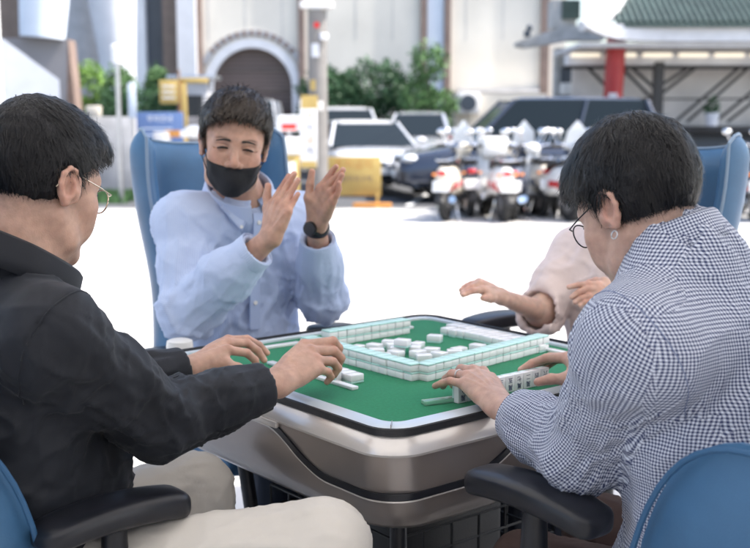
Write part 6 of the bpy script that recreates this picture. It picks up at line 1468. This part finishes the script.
# ------------------------------------------------------------------ mahjong tiles and other things on the table
TZ = .7945; TW, TLn, TH_ = .0255, .0350, .0185
def tile_mesh(name):
    q = MB(); q.box((0, 0, TH_ * .39), (TW, TLn, TH_ * .78), None, .0022); me1 = q
    q.box((0, 0, TH_ * .89), (TW, TLn, TH_ * .22), None, .0018, mi=1)
    o = q.obj(name, [M['tile'], M['teal']], None, angle=40); return o
proto = tile_mesh('mahjong_tile'); first = [True]
def put_tile(lx, ly, z, rz=0, flip=False, stand=0, label='', group='', jit=.0008):
    o = proto if first[0] else proto.copy()
    if not first[0]: COL.objects.link(o)
    first[0] = False
    p = TL(lx + rnd.gauss(0, jit), ly + rnd.gauss(0, jit), z); o.location = p
    Rm = Matrix.Rotation(TA + rz + rnd.gauss(0, .01), 4, 'Z')
    if stand: Rm = Rm @ Matrix.Rotation(math.radians(90) * stand, 4, 'X')
    elif flip: Rm = Rm @ Matrix.Rotation(math.pi, 4, 'X')
    o.rotation_mode = 'QUATERNION'; o.rotation_quaternion = Rm.to_quaternion()
    if flip: o.location.z += TH_
    if stand: o.location.z += TLn / 2
    tag(o, label, 'mahjong tile', group); return o
def wall_row(x0, y0, x1, y1, n, layers, label, group, flip=False, jit=.0006):
    d = np.array([x1 - x0, y1 - y0]); L = np.linalg.norm(d); a = math.atan2(d[1], d[0]); n = min(n, int(L / (TW + .0003)) + 1)
    for k in range(n):
        c = np.array([x0, y0]) + d / L * (k * (TW + .0004) + TW / 2)
        for l in range(layers): put_tile(c[0], c[1], TZ + l * (TH_ + .0002), a, flip, 0, label, group, jit)
wall_row(-.105, -.150, .320, -.098, 17, 2, 'teal backed tile in the double row on the right hand side', 'tiles of the right double row')
wall_row(-.118, .245, -.112, -.140, 15, 2, 'teal backed tile in the double row on the left hand side', 'tiles of the left double row')
wall_row(-.045, .265, .205, .268, 10, 2, 'teal backed tile in the double row at the far left side', 'tiles of the far left double row')
wall_row(.322, .215, .322, -.060, 11, 1, 'white tile lying face up in the far right row', 'tiles of the far right row', True, .0025)
wall_row(.286, .190, .286, -.045, 9, 1, 'white tile lying face up in the inner far right row', 'tiles of the inner far right row', True, .003)
# hand of the right man, standing tiles
RT = []
for k in range(10):
    o = put_tile(-.165 + k * (TW + .0006), -.338, TZ + .0, math.pi, False, 1, 'tile standing in the row between the right hand man\'s hands', 'standing tiles of the right hand man', .0004); RT.append(o)
def glyph(o, s, k):
    # face of the standing tile looks towards the player
    t = text('tile_face', s, .014, M['ink'], None, (0, 0, 0), (0, 0, 0), .0002)
    t.parent = o; t.rotation_euler = (math.pi, 0, math.pi / 2 * k); t.location = (0, 0, -.0004)
for i, o in enumerate(RT):
    if o is not proto: 
        for k_, (s, dy) in enumerate((('萬', -.0065), (['九', '八', '九', '一', '三', '五', '七', '二', '四', '六'][i], .0075))):
            t = text('tile_face', s, .0125, M['ink'], o, (0, dy, -.0003), (math.pi, 0, 0), .0002)
# left man's tiles
for k in range(3): put_tile(-.222 + .0, -.070 + k * (TW + .0005), TZ, math.pi / 2, True, 0, 'white tile lying flat in the short row by the left man\'s hand', 'flat tiles by the left hand')
o = put_tile(-.243, -.045, TZ, math.pi / 2, False, -1, 'single tile with dark marks standing upright under the left man\'s fingers', None)
for dx in (-.005, .005):
    for dy in (-.009, 0, .009):
        q = MB(); q.box((dx, dy, -.0003), (.006, .0055, .0005)); q.obj('mark', M['ink'], o, smooth=False)
# discards in the middle
labs = ['white tile lying face up in the loose heap in the middle']
for k, (x, y, a) in enumerate([(.000, .140, .3), (.040, .118, 1.2), (.022, .080, .8), (.060, .060, 2.2), (-.010, .050, .1), (.030, .020, 1.7), (.075, .020, .5), (-.030, .095, 1.0), (.090, .090, 1.9), (.055, .150, .6), (-.050, .040, 2.6), (.012, -.020, 1.1), (.058, -.022, .2), (-.045, .150, 2.0), (.10, -.03, .9), (.125, -.018, 1.6)]):
    put_tile(x + .004, y, TZ, a, True, 0, labs[0], 'loose discarded tiles in the middle')
put_tile(.030, .068, TZ + TH_ + .0005, .4, True, 0, 'white tile lying on top of the loose heap', None)
put_tile(.186, .128, TZ, .5, True, 0, 'single white tile lying alone behind the loose heap', None)
put_tile(.190, -.018, TZ, .2, True, 0, 'white tile lying alone against the right double row', None)
put_tile(.30, -.105, TZ, .05, True, 0, 'white tile at the right end of the far right row', None)
def stick(label, a, b, w=.017, h=.007, m='tile'):
    d = np.array(b) - np.array(a); L = np.linalg.norm(d); c = (np.array(a) + b) / 2; an = math.atan2(d[1], d[0]); p = TL(c[0], c[1], TZ)
    q = MB(); q.box((0, 0, h / 2), (L, w, h), None, .0018); o = q.obj('scoring_ruler', M[m], None); o.location = p; o.rotation_euler = (0, 0, TA + an); return tag(o, label, 'ruler')
stick('long white ruler lying in front of the left man', (-.262, .185), (-.262, -.125))
stick('white ruler lying between the left man\'s hands and the masked man', (-.215, .325), (-.085, .322))
stick('white ruler lying along the far left double row', (.06, .300), (.262, .300)); stick('white ruler at the far right edge of the felt', (.325, -.075), (.325, -.26))
stick('clear green ruler beside the left hand of the man in the checked shirt', (-.235, -.300), (-.165, -.318), .020, .009, 'clear_green')
# small white cup between the left man's cuff and the far chair
c = P(180, 352, 2.62); t = thing('paper_cup', 'small white cup behind the left man\'s cuff', 'cup', tuple(c - [0, 0, .03]))
q = MB(); q.tube([(0, 0, 0), (0, 0, .004), (0, 0, .045), (0, 0, .058), (0, 0, .062)], [.024, .029, .033, .031, .022], 22); q.obj('cup', M['white_plastic'], t)
st_ = MB(); st_.cyl((c[0], c[1], 0), (c[0], c[1], c[2] - .031), .012); st_.cyl((c[0], c[1], c[2] - .042), (c[0], c[1], c[2] - .031), .06); tag(st_.obj('side_stand', M['steel'], None), 'slim steel stand that carries the small white cup', 'stand')
